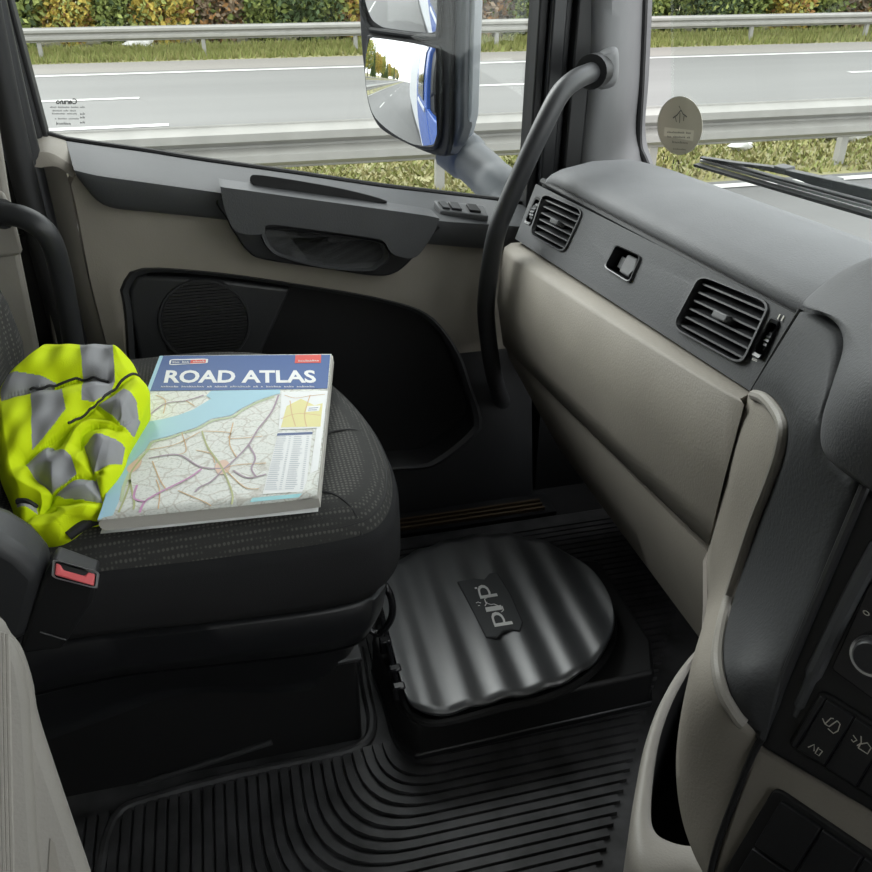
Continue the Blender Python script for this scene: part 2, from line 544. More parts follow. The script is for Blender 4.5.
crow += [[V((p.x, 1.254 + d, p.z)) for p in YY(scale_loop(cup, c0, f), 1.254)] for f, d in ((0.90, 0.022), (0.8, 0.034), (0.4, 0.037))]
loft('pull_cup', crow, M['grey'], ar, closed=True, caps=True, angle=60)
slot = sp2([(250, 181), (262, 179), (330, 190), (376, 201), (380, 206), (330, 203), (268, 193), (254, 189)], 40, True)
prism('slot', YY(slot, 1.302), (0, -0.028, 0.012), M['black'], ar, bevel=0.004)
# switch pack on the sill
p0 = at_y(436, 207, 1.30); sn = V((0, -0.45, 1)).normalized()
SP = lambda x, y, h=0: at_p(x, y, p0 + sn * 0.004, sn) + sn * h
sw = empty('switch_pack', p0); adopt(sw, door); sw.matrix_parent_inverse = Matrix.Translation(-door.location)
prism('switch_plate', [SP(434, 200), (SP(484, 205)), SP(489, 216), SP(441, 211)], sn * -0.012, M['pillar'], sw, bevel=0.002)
for q, mm in (([(438, 202), (446, 203), (450, 210), (443, 209)], 'grey'), ([(448, 203), (458, 204), (462, 211), (452, 210)], 'charcoal'), ([(466, 205), (476, 206), (481, 213), (470, 212)], 'black')):
    prism('switch', [SP(*p, 0.004) for p in q], sn * -0.008, M[mm], sw, bevel=0.001)
# window: seals, frame and pane
def bar3(name, a, b, w, d, mat, parent, **k):
    """vertical-ish frame bar: a, b bottom and top (front face left edge), width along x, depth along y"""
    a, b = V(a), V(b); vs, fs = prism_data([a, a + V((w, 0, 0)), b + V((w, 0, 0)), b], (0, d, 0))
    return mesh(name, vs, fs, mat, parent, **k)


def extend(pa, pb, ztop):
    d = pb - pa; return pa + d * ((ztop - pa.z) / d.z)


la, lb = at_y(42, 138, 1.36), at_y(5, 0, 1.36)
lt = extend(la, lb, 1.45)
prism('rear_frame', [la + V((0, 0, -0.02)), la + V((-0.075, 0, -0.05)), lt + V((-0.13, 0, 0)), lt], (0, 0.05, 0), M['satin'], door, bevel=0.008, seg=3)
prism('rear_seal', [la + V((0.006, 0.012, -0.02)), la + V((-0.008, 0.012, -0.02)), lt + V((-0.008, 0.012, 0)), lt + V((0.006, 0.012, 0))], (0, 0.03, 0), M['black'], door, bevel=0.003)
ra, rb = at_y(526, 206, 1.36), at_y(540, 0, 1.36)
rt = extend(ra, rb, 1.45)
for k, (dx, wd, yy, mm) in enumerate(((0, 0.016, 1.362, 'black'), (0.016, 0.024, 1.345, 'satin'), (0.040, 0.012, 1.355, 'charcoal'), (0.052, 0.03, 1.335, 'black'))):
    prism('front_frame', [V((ra.x + dx, yy, ra.z - 0.06)), V((ra.x + dx + wd, yy, ra.z - 0.06)), V((rt.x + dx + wd, yy, 1.45)), V((rt.x + dx, yy, 1.45))], (0, 0.05, 0), M[mm], door, bevel=0.003)
prism('top_frame', [lt + V((-0.1, 0, -0.03)), rt + V((0.08, 0, -0.03)), rt + V((0.08, 0, 0.06)), lt + V((-0.1, 0, 0.06))], (0, 0.05, 0), M['satin'], door, bevel=0.005)
belt_seal = [at_y(x, y, 1.385) + V((0, 0, 0.003)) for x, y in [(38, 130), (46, 135)] + S]
tube('belt_seal', belt_seal, 0.004, M['black'], door, seg=8)
gl = YY([(30, 150), (300, 190), (535, 220)], 1.39)
pane = prism('window_pane', [gl[0], gl[1], gl[2], V((rt.x + 0.01, 1.39, 1.45)), V((lt.x - 0.01, 1.39, 1.45))], (0, 0.004, 0), M['window'], door, smooth=False)
# etched maker's mark on the pane (read from outside, so mirrored from in here)
G = lambda x, y: at_y(x, y, 1.3885)
text('etched_mark', 'Cerano', G(56, 104), G(77, 104), G(56, 98.5), M['etch'], pane, bold=0.03, mirror=True)
for s, a, b, y, h in (([5, 9, 6, 4], 50, 85, 108, 2.0), ([8, 4, 5], 52, 76, 111.5, 1.9), ([9, 7], 52, 77, 114.5, 1.9), ([1, 6, 7], 55, 79, 119.5, 1.9), ([6], 56, 71, 125, 3.2)):
    fine_print('etched_line', s, G(a, y), G(b, y), G(a, y - h), M['etch'], pane)
for y in (115, 118.5, 123.5):
    fine_print('etched_line', [2], G(80, y), G(85, y), G(80, y - 2.6), M['etch'], pane)
# door sill scuff strips
ts = empty('trim_3', (0.25, 1.27, 0), kind='structure')
for k in range(3):
    box('sill_strip', (-0.1, 1.235 + k * 0.013, 0.004), (0.52, 1.240 + k * 0.013, 0.010), M['brass'], ts)
box('sill_plate', (-0.2, 1.225, -0.004), (0.54, 1.29, 0.004), M['satin'], ts)

# ---------------------------------------------------------------- pillars
wl = empty('wall_left', (-0.8, 1.4, 0), kind='structure')
box('rear_side_panel', (-1.3, 1.38, -0.8), (-0.372, 1.435, 1.54), M['blue'], wl, bevel=0.01)
box('rear_side_lining', (-1.3, 1.36, -0.004), (-0.40, 1.38, 1.5), M['beige'], wl, smooth=False)
box('kick_panel', (0.53, 1.315, -0.1), (0.80, 1.435, 0.42), M['black'], wl, smooth=False)
box('shut_jamb', (-0.42, 1.345, -0.1), (-0.12, 1.399, 0.56), M['black'], wl, smooth=False)
box('shut_jamb', (-0.42, 1.35, 0.56), (-0.25, 1.399, 0.665), M['black'], wl, smooth=False)
# B pillar: trim, shut seal and belt strip
bp_ = empty('trim_2', (-0.32, 1.25, 0.2), kind='structure')
pb = lambda pts, Y: [at_y(x, y, Y) for x, y in pts]
prism('pillar_trim', pb([(-60, -40), (-14, -40), (2, 120), (12, 188), (25, 260), (42, 345), (55, 430), (-60, 430)], 1.22), (-0.07, 0.1, 0), M['armshell'], bp_, bevel=0.012, seg=3)
prism('handle_mount', pb([(-40, 196), (4, 190), (14, 210), (24, 250), (22, 256), (-40, 262)], 1.20), (-0.03, 0.05, 0), M['armshell'], bp_, bevel=0.006, seg=3)
tube('shut_seal', [at_y(x, y, 1.29) for x, y in [(-22, -40), (2, 80), (22, 170), (45, 260), (66, 345), (84, 430)]], 0.017, M['black'], bp_, n=30)
tube('shut_seal', [at_y(x, y, 1.31) for x, y in [(-12, -40), (14, 80), (34, 165), (56, 255), (80, 345), (98, 430)]], 0.012, M['satin'], bp_, n=30)
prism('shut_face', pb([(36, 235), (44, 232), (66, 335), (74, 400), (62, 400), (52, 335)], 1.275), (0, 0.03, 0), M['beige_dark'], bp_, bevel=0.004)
# A pillar: lofted grey trim with handle socket
ap = empty('trim_1', (0.6, 1.25, 0.6), kind='structure')
WS0, WSN = V((0.74, 0, 0.65)), V((1, 0, 0.16)).normalized()      # windscreen plane
La = [(595, -260), (592, -100), (590, 0), (587, 90), (580, 165), (576, 190)]
Ra = [(645, -260), (643, -100), (641, 0), (638, 80), (635, 138), (648, 180)]
La, Ra = sp2(La, 24), sp2(Ra, 24)
Lp = [at_y(x, y, 1.33) for x, y in La]; Rp = [at_p(x, y, WS0 - WSN * 0.015, WSN) for x, y in Ra]
Mp = [a.lerp(b, 0.35) + V((-0.015, -0.05, 0)) for a, b in zip(Lp, Rp)]
Mq = [a.lerp(b, 0.75) + V((-0.012, -0.03, 0)) for a, b in zip(Lp, Rp)]
loft('pillar_trim', [[p + V((0.0, 0.05, 0)) for p in Lp], Lp, Mp, Mq, Rp, [p + V((0.03, 0.02, 0)) for p in Rp]], M['pillar'], ap, sub=1, angle=80)
tube('windscreen_seal', [at_p(x + 2, y, WS0 - WSN * 0.008, WSN) for x, y in sp2([(648, -260), (644, -100), (642.5, 0), (639.5, 80), (637, 138), (642, 158), (655, 176), (700, 195)], 40)], 0.006, M['black'], ap, seg=8)
sk = sp2([(596, 60), (602, 50), (616, 47), (619, 60), (617, 82), (606, 89), (597, 86)], 30, True)
loft('handle_socket', [[at_y(x, y, 1.285) for x, y in sk], [at_y(x, y, 1.245) for x, y in scale_loop(sk, (607, 68), 0.92)], [at_y(x, y, 1.235) for x, y in scale_loop(sk, (606, 68), 0.7)]], M['pillar'], ap, closed=True, caps=True, angle=60)

# windscreen
wn = empty('window_1', (0.72, 0, 0.65), kind='structure')
wp = lambda y, z, off=0: V((0.74 - 0.16 * (z - 0.65) + off, y, z))
prism('windscreen_pane', [wp(-1.3, 0.55), wp(1.34, 0.55), wp(1.34, 1.46), wp(-1.3, 1.46)], (0.005, 0, 0.0), M['window'], wn, smooth=False)
prism('top_frame', [wp(-1.3, 1.42, -0.02), wp(1.34, 1.42, -0.02), wp(1.34, 1.54, -0.02), wp(-1.3, 1.54, -0.02)], (0.04, 0, 0), M['satin'], wn, smooth=False)

# ---------------------------------------------------------------- grab handles
tube_h = empty('grab_handle', at_y(590, 72, 1.2), 'long black grab handle bent down from the windscreen pillar to the dashboard end', 'handle', 'grab handles')
hp_ = [at_y(598, 70, 1.255), at_y(590, 73, 1.225), at_y(575, 80, 1.19), at_y(560, 94, 1.17), at_y(545, 122, 1.16), at_y(527, 160, 1.16), at_y(507, 205, 1.165), at_y(496, 235, 1.17), at_y(489, 275, 1.18), at_y(486, 310, 1.19), at_y(489, 345, 1.20), at_y(494, 375, 1.23), at_y(500, 395, 1.27), at_y(504, 405, 1.33)]
tube('bar', hp_, 0.0140, M['charcoal'], tube_h, n=60, seg=18)
cp = at_y(592, 72, 1.228)
tube('collar', [at_y(598, 70, 1.25), at_y(591, 72, 1.228)], 0.024, M['black'], tube_h, seg=20)
th2 = empty('grab_handle', at_y(5, 215, 1.18), 'short curved black grab handle on the rear door pillar behind the seat', 'handle', 'grab handles')
tube('bar', [at_y(-8, 213, 1.19), at_y(4, 214, 1.175), at_y(22, 217, 1.165), at_y(40, 227, 1.16), at_y(52, 243, 1.165), at_y(60, 270, 1.18), at_y(66, 300, 1.195), at_y(73, 340, 1.21), at_y(80, 385, 1.22)], 0.0145, M['charcoal'], th2, n=50, seg=18)
tube('collar', [at_y(-8, 213, 1.195), at_y(3, 214, 1.176)], 0.019, M['black'], th2, seg=18)

# ---------------------------------------------------------------- dashboard
dash = empty('dashboard', (0.55, 0.9, 0.3), 'two-tone dashboard with grey top pad, vents and beige glovebox', 'dashboard')
# lip and edge lines: far end -> near end
lipF, lipN = at_x(541, 172, 0.47), at_x(800, 303, 0.462)
bdF, bdN = at_x(538, 185, 0.468), at_x(797, 315, 0.458)
beF, beN = at_x(517, 240, 0.432), at_x(750, 391, 0.430)
dirl = (lipN - lipF)


def line(F, N, n, over=0.0, start=0.0):
    return [F + (N - F) * (start + (1 + over - start) * i / (n - 1)) for i in range(n)]


n = 30
L0 = line(lipF, lipN, n, 0.15)
L0 += [V((L0[-1].x, L0[-1].y - 0.2 * k, L0[-1].z)) for k in range(1, 10)]
rows = [[p + V((0.03, 0, -0.03)) for p in L0], [p + V((0.004, 0, -0.012)) for p in L0], [p + V((-0.001, 0, -0.004)) for p in L0], [p + V((0.006, 0, 0.006)) for p in L0], [p + V((0.022, 0, 0.013)) for p in L0], [p + V((0.07, 0, 0.022)) for p in L0], [p + V((0.12, 0, 0.022)) for p in L0], [p + V((0.17, 0, 0.008)) for p in L0], [p + V((0.25, 0, -0.06)) for p in L0]]
# round the far end down towards the door
for k, f in ((0, 1.0), (1, 0.35), (2, 0.08)):
    for r in rows: r[k] = r[k] + V((0, -0.01 * f, -0.014 * f))
pad = loft('top_pad', rows, M['pad'], dash, angle=70)
pad_end = [r[0] for r in rows]
mesh('pad_end', pad_end + [V((0.72, pad_end[0].y, 0.3)), V((0.48, pad_end[0].y, 0.3))], [tuple(range(len(pad_end) + 2))], M['grey'], dash, fix=False, smooth=False)
# front band with two vents, latch opening and thumbwheels (openings carved)
bn = (bdN - bdF).cross(beF - bdF).normalized()
if bn.x > 0: bn = -bn
BP = lambda x, y, h=0: at_p(x, y, bdF, bn) + bn * h
bF2, bE2 = bdF + (bdF - bdN) * 0.015, beF + (beF - beN) * 0.015
band = prism('front_band', [bF2, bdN, beN, bE2], bn * -0.06, M['grey'], dash)
v1 = [(544, 194), (583, 211), (564, 252), (531, 234)]
v2 = [(701, 276), (770, 304), (742, 364), (674, 327)]
lt_ = [(617, 246), (641, 257), (630, 282), (606, 267)]
w1 = [(536, 199), (541, 201), (531, 223), (526, 221)]
w2 = [(771, 322), (778, 325), (762, 356), (755, 352)]


def rquad(q, f=0.16, k=4):
    """rounded quad outline"""
    out = []
    for i in range(4):
        p, c, nx = V((*q[i - 1], 0)), V((*q[i], 0)), V((*q[(i + 1) % 4], 0))
        a, b = c.lerp(p, f), c.lerp(nx, f)
        for j in range(k + 1):
            t = j / k; out.append(a * (1 - t) ** 2 + c * 2 * t * (1 - t) + b * t * t)
    return [(p.x, p.y) for p in out]


tube('seam_gap', [BP(x, y, -0.001) for x, y in [(800, 309), (775, 350), (751, 391)]], 0.0024, M['black'], dash, seg=8)
tube('seam_gap', [p + V((0.004, 0, -0.014)) for p in line(lipF, lipN, 12)], 0.005, M['black'], dash, seg=8)
cut = []
for q in (v1, v2, lt_, w1, w2):
    cut.append(prism('cutter', [BP(x, y, 0.02) for x, y in rquad(q)], bn * -0.06, None))
carve(band, cut)
band.modifiers.new('bevel', 'BEVEL').width = 0.0015
band.modifiers['bevel'].segments = 2; band.modifiers['bevel'].limit_method = 'ANGLE'


def quad_uv(q, u, v):
    a = V((*q[0], 0)).lerp(V((*q[1], 0)), u); b = V((*q[3], 0)).lerp(V((*q[2], 0)), u); p = a.lerp(b, v); return p.x, p.y


def vent(name, q):
    e = empty(name, BP(*quad_uv(q, 0.5, 1))); adopt(e, dash); e.matrix_parent_inverse = Matrix.Translation(-dash.location)
    rq = rquad(q); c = quad_uv(q, 0.5, 0.5)
    loft('frame', [[BP(x, y, h) for x, y in scale_loop(rq, c, s)] for s, h in ((1.06, -0.0005), (1.05, 0.002), (1.0, 0.002), (0.97, -0.002), (0.96, -0.036))], M['satin'], e, closed=True, angle=40)
    prism('back', [BP(x, y, -0.037) for x, y in rq], bn * -0.004, M['black'], e)
    for k in range(6):
        v = 0.10 + k * 0.16
        a0, a1 = BP(*quad_uv(q, 0.03, v), -0.003), BP(*quad_uv(q, 0.97, v), -0.003)
        up = (BP(*quad_uv(q, 0.5, 0)) - BP(*quad_uv(q, 0.5, 1))).normalized()
        t = bn * -0.018 + up * 0.007
        prism('slat', [a0, a1, a1 + t, a0 + t], up * -0.0018, M['charcoal'], e)
    datas = []
    for k in range(7):
        u = 0.12 + k * 0.126
        a0, a1 = BP(*quad_uv(q, u, 0.02), -0.022), BP(*quad_uv(q, u, 0.98), -0.022)
        datas.append(prism_data([a0, a1, a1 + bn * -0.012, a0 + bn * -0.012], (a1 - a0).cross(bn).normalized() * 0.0015))
    for dd in datas:
        mesh('vane', dd[0], dd[1], M['black'], e, smooth=False)
    m0 = [quad_uv(q, u, v) for u, v in ((0.40, 0.42), (0.60, 0.42), (0.60, 0.55), (0.40, 0.55))]
    prism('slider_knob', [BP(x, y, 0.004) for x, y in m0], bn * -0.014, M['pillar'], e, bevel=0.0015)


vent('air_vent', v1)
vent('air_vent', v2)
# latch: recess, paddle
lte = empty('glovebox_latch', BP(622, 265)); adopt(lte, dash); lte.matrix_parent_inverse = Matrix.Translation(-dash.location)
rq = rquad(lt_)
c = quad_uv(lt_, 0.5, 0.5)
loft('bezel', [[BP(x, y, h) for x, y in scale_loop(rq, c, s)] for s, h in ((1.1, -0.0005), (1.08, 0.0025), (1.0, 0.002), (0.96, -0.03))], M['satin'], lte, closed=True)
prism('back', [BP(x, y, -0.03) for x, y in rq], bn * -0.003, M['black'], lte)
prism('paddle', [BP(*quad_uv(lt_, u, v), -0.004) for u, v in ((0.38, 0.12), (0.78, 0.12), (0.86, 0.55), (0.74, 0.92), (0.36, 0.9))], bn * -0.02, M['pillar'], lte, bevel=0.002)
prism('hook', [BP(*quad_uv(lt_, u, v), -0.008) for u, v in ((0.12, 0.3), (0.3, 0.3), (0.3, 0.8), (0.12, 0.8))], bn * -0.012, M['charcoal'], lte, bevel=0.001)
for q in (w1, w2):
    e = empty('vent_wheel', BP(*quad_uv(q, 0.5, 1))); adopt(e, dash); e.matrix_parent_inverse = Matrix.Translation(-dash.location)
    loft('surround', [[BP(x, y, h) for x, y in scale_loop(rquad(q), quad_uv(q, 0.5, 0.5), s)] for s, h in ((1.25, -0.0005), (1.2, 0.002), (1.0, 0.001), (0.98, -0.02))], M['satin'], e, closed=True)
    a, b = BP(*quad_uv(q, 0.5, 0)), BP(*quad_uv(q, 0.5, 1))
    ctr = (a + b) / 2 + bn * -0.0165; ax = (BP(*quad_uv(q, 1, 0.5)) - BP(*quad_uv(q, 0, 0.5))); up = (a - b).normalized(); R = (a - b).length * 0.55
    pts = [ctr - ax * 0.35 + (up * math.cos(t) + bn * math.sin(t)) * (R * (1 if i % 2 else 0.93)) for i, t in [(i, 2 * math.pi * i / 48) for i in range(48)]]
    prism('thumbwheel', pts, ax * 0.7, M['charcoal'], e, smooth=False)
text('wheel_mark', '||', BP(778, 318, 0.0006), BP(783, 320, 0.0006), BP(780, 314, 0.0006), M['icon'], dash)
text('wheel_mark', '=', BP(752, 361, 0.0006), BP(757, 363, 0.0006), BP(753, 357, 0.0006), M['icon'], dash)

# beige glovebox lid, lofted with a soft top edge, and the lower panel
g0F, g0N = at_x(511, 243, 0.428), at_x(747, 395, 0.426)
g1F, g1N = at_x(503, 254, 0.411), at_x(744, 405, 0.414)
g2F, g2N = at_x(497, 300, 0.404), at_x(724, 480, 0.414)
g3F, g3N = at_x(503, 345, 0.420), at_x(708, 545, 0.430)


def gl_rows(pairs, n, bulge):
    out = []
    for (F, N, b) in pairs:
        r = line(F, N, n)
        out.append([p + V((-bulge * b * math.sin(math.pi * i / (n - 1)) ** 0.6, 0, 0)) for i, p in enumerate(r)])
    return out


n = 26
prs = [(g0F + V((0.05, 0, 0)), g0N + V((0.05, 0, 0)), 0), (g0F, g0N, 0), (g0F.lerp(g1F, 0.35) + V((-0.006, 0, 0)), g0N.lerp(g1N, 0.3) + V((-0.006, 0, 0)), 0.5), (g1F, g1N, 1), (g2F, g2N, 1), (g2F.lerp(g3F, 0.6), g2N.lerp(g3N, 0.6), 0.8), (g3F, g3N, 0.4), (g3F + V((0.05, 0, -0.01)), g3N + V((0.05, 0, -0.01)), 0)]
lidg = loft('glovebox_lid', gl_rows(prs, n, 0.006), M['beige'], dash, angle=70)
def side_cap(name, pairs, end, mat):
    pts = [p[end] for p in pairs]
    mesh(name, pts, [tuple(range(len(pts)))], mat, lidg, fix=False, smooth=False)
side_cap('lid_end', prs, 0, M['beige']); side_cap('lid_end', prs, 1, M['beige'])
h0F, h0N = g3F + V((0.006, 0, -0.006)), at_x(707, 552, 0.436)
h1F, h1N = at_x(540, 415, 0.47), at_x(703, 606, 0.46)
h2F, h2N = at_x(560, 450, 0.52), at_x(701, 640, 0.50)
loft('lower_panel', gl_rows([(h0F + V((0.05, 0, 0.0)), h0N + V((0.05, 0, 0)), 0), (h0F, h0N, 0), (h0F.lerp(h1F, 0.15) + V((-0.004, 0, 0)), h0N.lerp(h1N, 0.15) + V((-0.004, 0, 0)), 0), (h1F, h1N, 0), (h2F, h2N, 0), (h2F + V((0.2, 0, -0.02)), h2N + V((0.2, 0, -0.02)), 0)], n, 0), M['beige'], dash, angle=60)

# ---------------------------------------------------------------- centre console, turned towards the driver
cons = empty('center_console', (0.45, 0.35, 0.0), 'curved beige and black centre console with control panel and side bin', 'console')
a26 = math.radians(26); s_ = 0.30
cu_ = V((math.sin(a26), -math.cos(a26), 0)); cdn = V((-s_ * math.cos(a26), -s_ * math.sin(a26), -1)).normalized()
cn = cu_.cross(cdn).normalized()
if cn.x > 0: cn = -cn
cp0 = at_x(757, 742, 0.33)
CP = lambda x, y, h=0: at_p(x, y, cp0, cn) + cn * h
A = [(800, 310, at_x(800, 310, 0.456)), (750, 391, at_x(750, 391, 0.428)), (727, 470, at_x(727, 470, 0.415)), (707, 560, at_x(707, 560, 0.425)), (705, 612, at_x(705, 612, 0.435)),
     (842, 342, at_x(842, 342, 0.435)), (822, 425, CP(822, 425, -0.01)), (862, 490, CP(862, 490)), (757, 742, CP(757, 742)), (810, 615, CP(810, 615)), (872, 800, CP(872, 800)),
     (705, 872, CP(705, 872, -0.004)), (678, 760, CP(678, 760, -0.018)), (692, 665, CP(692, 665, -0.038)), (735, 790, CP(735, 790)), (717, 650, CP(717, 650, -0.012)), (700, 950, CP(700, 950)), (838, 552, CP(838, 552)), (788, 674, CP(788, 674)), (770, 735, CP(770, 735)), (960, 700, CP(960, 700)), (960, 950, CP(960, 950))]
CH = Chart(A)
# beige pillar: left outline (silhouette) and right outline
left = sp2([(748, 394), (737, 425), (725, 475), (713, 525), (707, 560), (706, 610), (692, 662), (680, 720), (676, 765), (680, 810), (692, 850), (712, 890), (730, 930)], 70)
right = sp2([(750, 394), (768, 400), (784, 424), (782, 450), (772, 480), (756, 520), (741, 565), (727, 610), (719, 655), (724, 690), (738, 716), (757, 744), (735, 800), (712, 872), (705, 930)], 70)
left = [(min(l[0], r[0] - 1), l[1]) for l, r in zip(left, right)]
rows = []
for j in range(14):
    f = j / 13
    r = []
    for (lx, ly), (rx, ry) in zip(left, right):
        x, y = lx + (rx - lx) * f, ly + (ry - ly) * f
        edge = 0.010 * max(0, 1 - f / 0.25) ** 2 + 0.006 * max(0, (f - 0.75) / 0.25) ** 2 * 0
        r.append(CH(x, y, -edge))
    rows.append(r)
back = [p + V((0.10, 0.015, 0)) for p in rows[0]]
rimr = [p + V((0.02, 0, 0)) for p in rows[-1]]
loft('side_pillar', [back] + rows + [rimr], M['beige'], cons, angle=75)
tube('pillar_rim', [CH(x - 2, y, 0.003) for x, y in right[2:52]], 0.0048, M['armshell'], cons, seg=10)
# swept panel of the band's plastic, shade put into its darker grey
dl = sp2([(752, 389), (772, 396), (787, 420), (785, 452), (775, 482), (759, 522), (744, 567), (730, 612), (722, 655), (727, 690), (741, 716), (764, 742)], 60)
dr = sp2([(800, 312), (822, 322), (838, 340), (834, 378), (824, 415), (824, 446), (842, 470), (858, 492), (836, 550), (812, 612), (788, 674), (766, 736)], 60)
rows = []
for j in range(16):
    f = j / 15
    rows.append([CH(a[0] + (b[0] - a[0]) * f, a[1] + (b[1] - a[1]) * f, -0.002 + 0.005 * min(1, 6 * f, 6 * (1 - f))) for a, b in zip(dl, dr)])
loft('swept_panel', [[p + V((0.03, 0, 0)) for p in rows[0]]] + rows + [[p + V((0.03, 0, -0.0)) for p in rows[-1]]], plastic('swept_panel_shaded_grey', (0.046, 0.048, 0.05), 0.6, 300, 0.45, spec=0.3), cons, angle=75)
# soft hood over the instruments
HA = [(800, 305, at_x(800, 305, 0.452)), (872, 258, at_x(872, 258, 0.50)), (842, 345, at_x(842, 345, 0.425)), (822, 430, CP(822, 430, 0.006)), (872, 490, CP(872, 490, 0.012)), (872, 380, CP(872, 380, 0.045)), (960, 300, at_x(960, 300, 0.43)), (960, 560, CP(960, 560, 0.01)), (900, 440, CP(900, 440, 0.045))]
HH = Chart(HA)
hl = sp2([(872, 257), (846, 268), (824, 283), (802, 305), (820, 312), (838, 326), (843, 348), (832, 385), (822, 420), (822, 448), (838, 468), (872, 491)], 60)
hr = sp2([(960, 250), (962, 300), (962, 350), (962, 400), (962, 450), (962, 500), (962, 540)], 60)
rows = []
for j in range(18):
    f = (j / 17) ** 1.6
    rows.append([HH(a[0] + (b[0] - a[0]) * f, a[1] + (b[1] - a[1]) * f, 0.014 * min(1, j / 4) ** 0.5) for a, b in zip(hl, hr)])
he = rows[-1]
rows += [[p + cu_ * 0.10 for p in he], [p + cu_ * 0.16 + V((0.03, 0, -0.01)) for p in he], [p + cu_ * 0.17 + V((0.10, 0, -0.03)) for p in he]]
loft('hood', [[p + V((0.03, 0.0, -0.004)) for p in rows[0]]] + rows, M['pad'], cons, angle=80)
# black control fascia
fas = [(862, 486), (960, 560), (1060, 640), (1060, 955), (960, 880), (872, 813), (757, 745)]
prism('console_core', [CP(x, y, -0.05) for x, y in [(868, 500), (1055, 650), (1055, 1100), (705, 1100), (712, 890), (742, 800), (764, 750)]], V((0.22, 0.05, -0.02)), M['black'], cons)
prism('control_fascia', [CP(x, y, 0.0) for x, y in fas], cn * -0.06, M['satin'], cons, bevel=0.003)
tube('fascia_edge', [CP(x, y, 0.002) for x, y in [(866, 486), (838, 552), (812, 614), (786, 676), (762, 738)]], 0.0035, M['charcoal'], cons, n=30, seg=8)
tube('fascia_ridge', [CP(x, y, 0.0) for x, y in [(880, 545), (856, 588), (830, 640), (806, 690), (795, 716)]], [0.006] * 20 + [0.004] * 6 + [0.002] * 4, M['grey'], cons, n=30, seg=10)
rad = rquad([(872, 580), (960, 650), (930, 740), (832, 668)], 0.05)
pr = prism('climate_panel', [CP(x, y, 0.0025) for x, y in rad], cn * -0.01, M['gloss'], cons, bevel=0.0015)
kb = empty('knob', CP(877, 653)); adopt(kb, cons); kb.matrix_parent_inverse = Matrix.Translation(-cons.location)
kc = CP(877, 653, 0.002)
def disc(name, c, nrm, prof, mat, parent, seg=40):
    a = nrm.cross(V((0, 0, 1))).normalized(); b = nrm.cross(a)
    return loft(name, [[c + nrm * h + (a * math.cos(t) + b * math.sin(t)) * r for t in [2 * math.pi * i / seg for i in range(seg)]] for r, h in prof], mat, parent, closed=True, caps=True, angle=40)
disc('knob_ring', kc, cn, [(0.0145, 0), (0.0145, 0.006), (0.0135, 0.008), (0.0115, 0.0075), (0.0112, 0.003)], M['chrome'], kb)
disc('knob_cap', kc, cn, [(0.011, 0), (0.011, 0.010), (0.0095, 0.012)], M['charcoal'], kb)
text('dial_mark', 'o', CP(864, 612, 0.0032), CP(871, 616, 0.0032), CP(866, 606, 0.0032), M['icon'], pr)
# upper key block
blk = [(822, 688), (930, 757), (896, 812), (788, 744)]
be = empty('key_block', CP(850, 745)); adopt(be, cons); be.matrix_parent_inverse = Matrix.Translation(-cons.location)
prism('key_frame', [CP(x, y, 0.003) for x, y in rquad(blk, 0.1)], cn * -0.008, M['black'], be, bevel=0.0015)


def key(u0, u1, v0, v1, q, parent, icon=None, h=0.0055):
    k = prism('key', [CP(*quad_uv(q, u, v), h) for u, v in ((u0, v0), (u1, v0), (u1, v1), (u0, v1))], cn * -0.006, M['satin'], parent, bevel=0.001)
    for ic in (icon or []):
        L = lambda u, v: CP(*quad_uv(q, u0 + (u1 - u0) * u, v0 + (v1 - v0) * v), h + 0.0004)
        merged('key_icon', [ribbon_data([L(*p) for p in st], 0.0008, cn) for st in ic], M['icon'], k, smooth=False)
    return k


seat_icon = [[(0.2, 0.30), (0.35, 0.36), (0.5, 0.36), (0.62, 0.2)], [(0.35, 0.36), (0.42, 0.22), (0.5, 0.2)], [(0.62, 0.2), (0.75, 0.22), (0.8, 0.34), (0.72, 0.42), (0.5, 0.40)]]
low_icon = [[(0.28, 0.86), (0.4, 0.76), (0.5, 0.86)], [(0.56, 0.76), (0.56, 0.88), (0.7, 0.88), (0.72, 0.78), (0.6, 0.78)]]
car_icon = [[(0.2, 0.26), (0.36, 0.3), (0.3, 0.36), (0.22, 0.34)], [(0.4, 0.2), (0.5, 0.3), (0.44, 0.38)], [(0.5, 0.4), (0.8, 0.4), (0.8, 0.28), (0.64, 0.24), (0.5, 0.32), (0.5, 0.4)]]
key(0.03, 0.08, 0.06, 0.94, blk, be)
key(0.09, 0.345, 0.06, 0.94, blk, be, [seat_icon, low_icon])
key(0.355, 0.64, 0.06, 0.94, blk, be, [car_icon])
key(0.65, 0.95, 0.06, 0.94, blk, be, [[[(0.2, 0.3), (0.4, 0.2), (0.6, 0.3), (0.4, 0.42), (0.2, 0.3)]]])
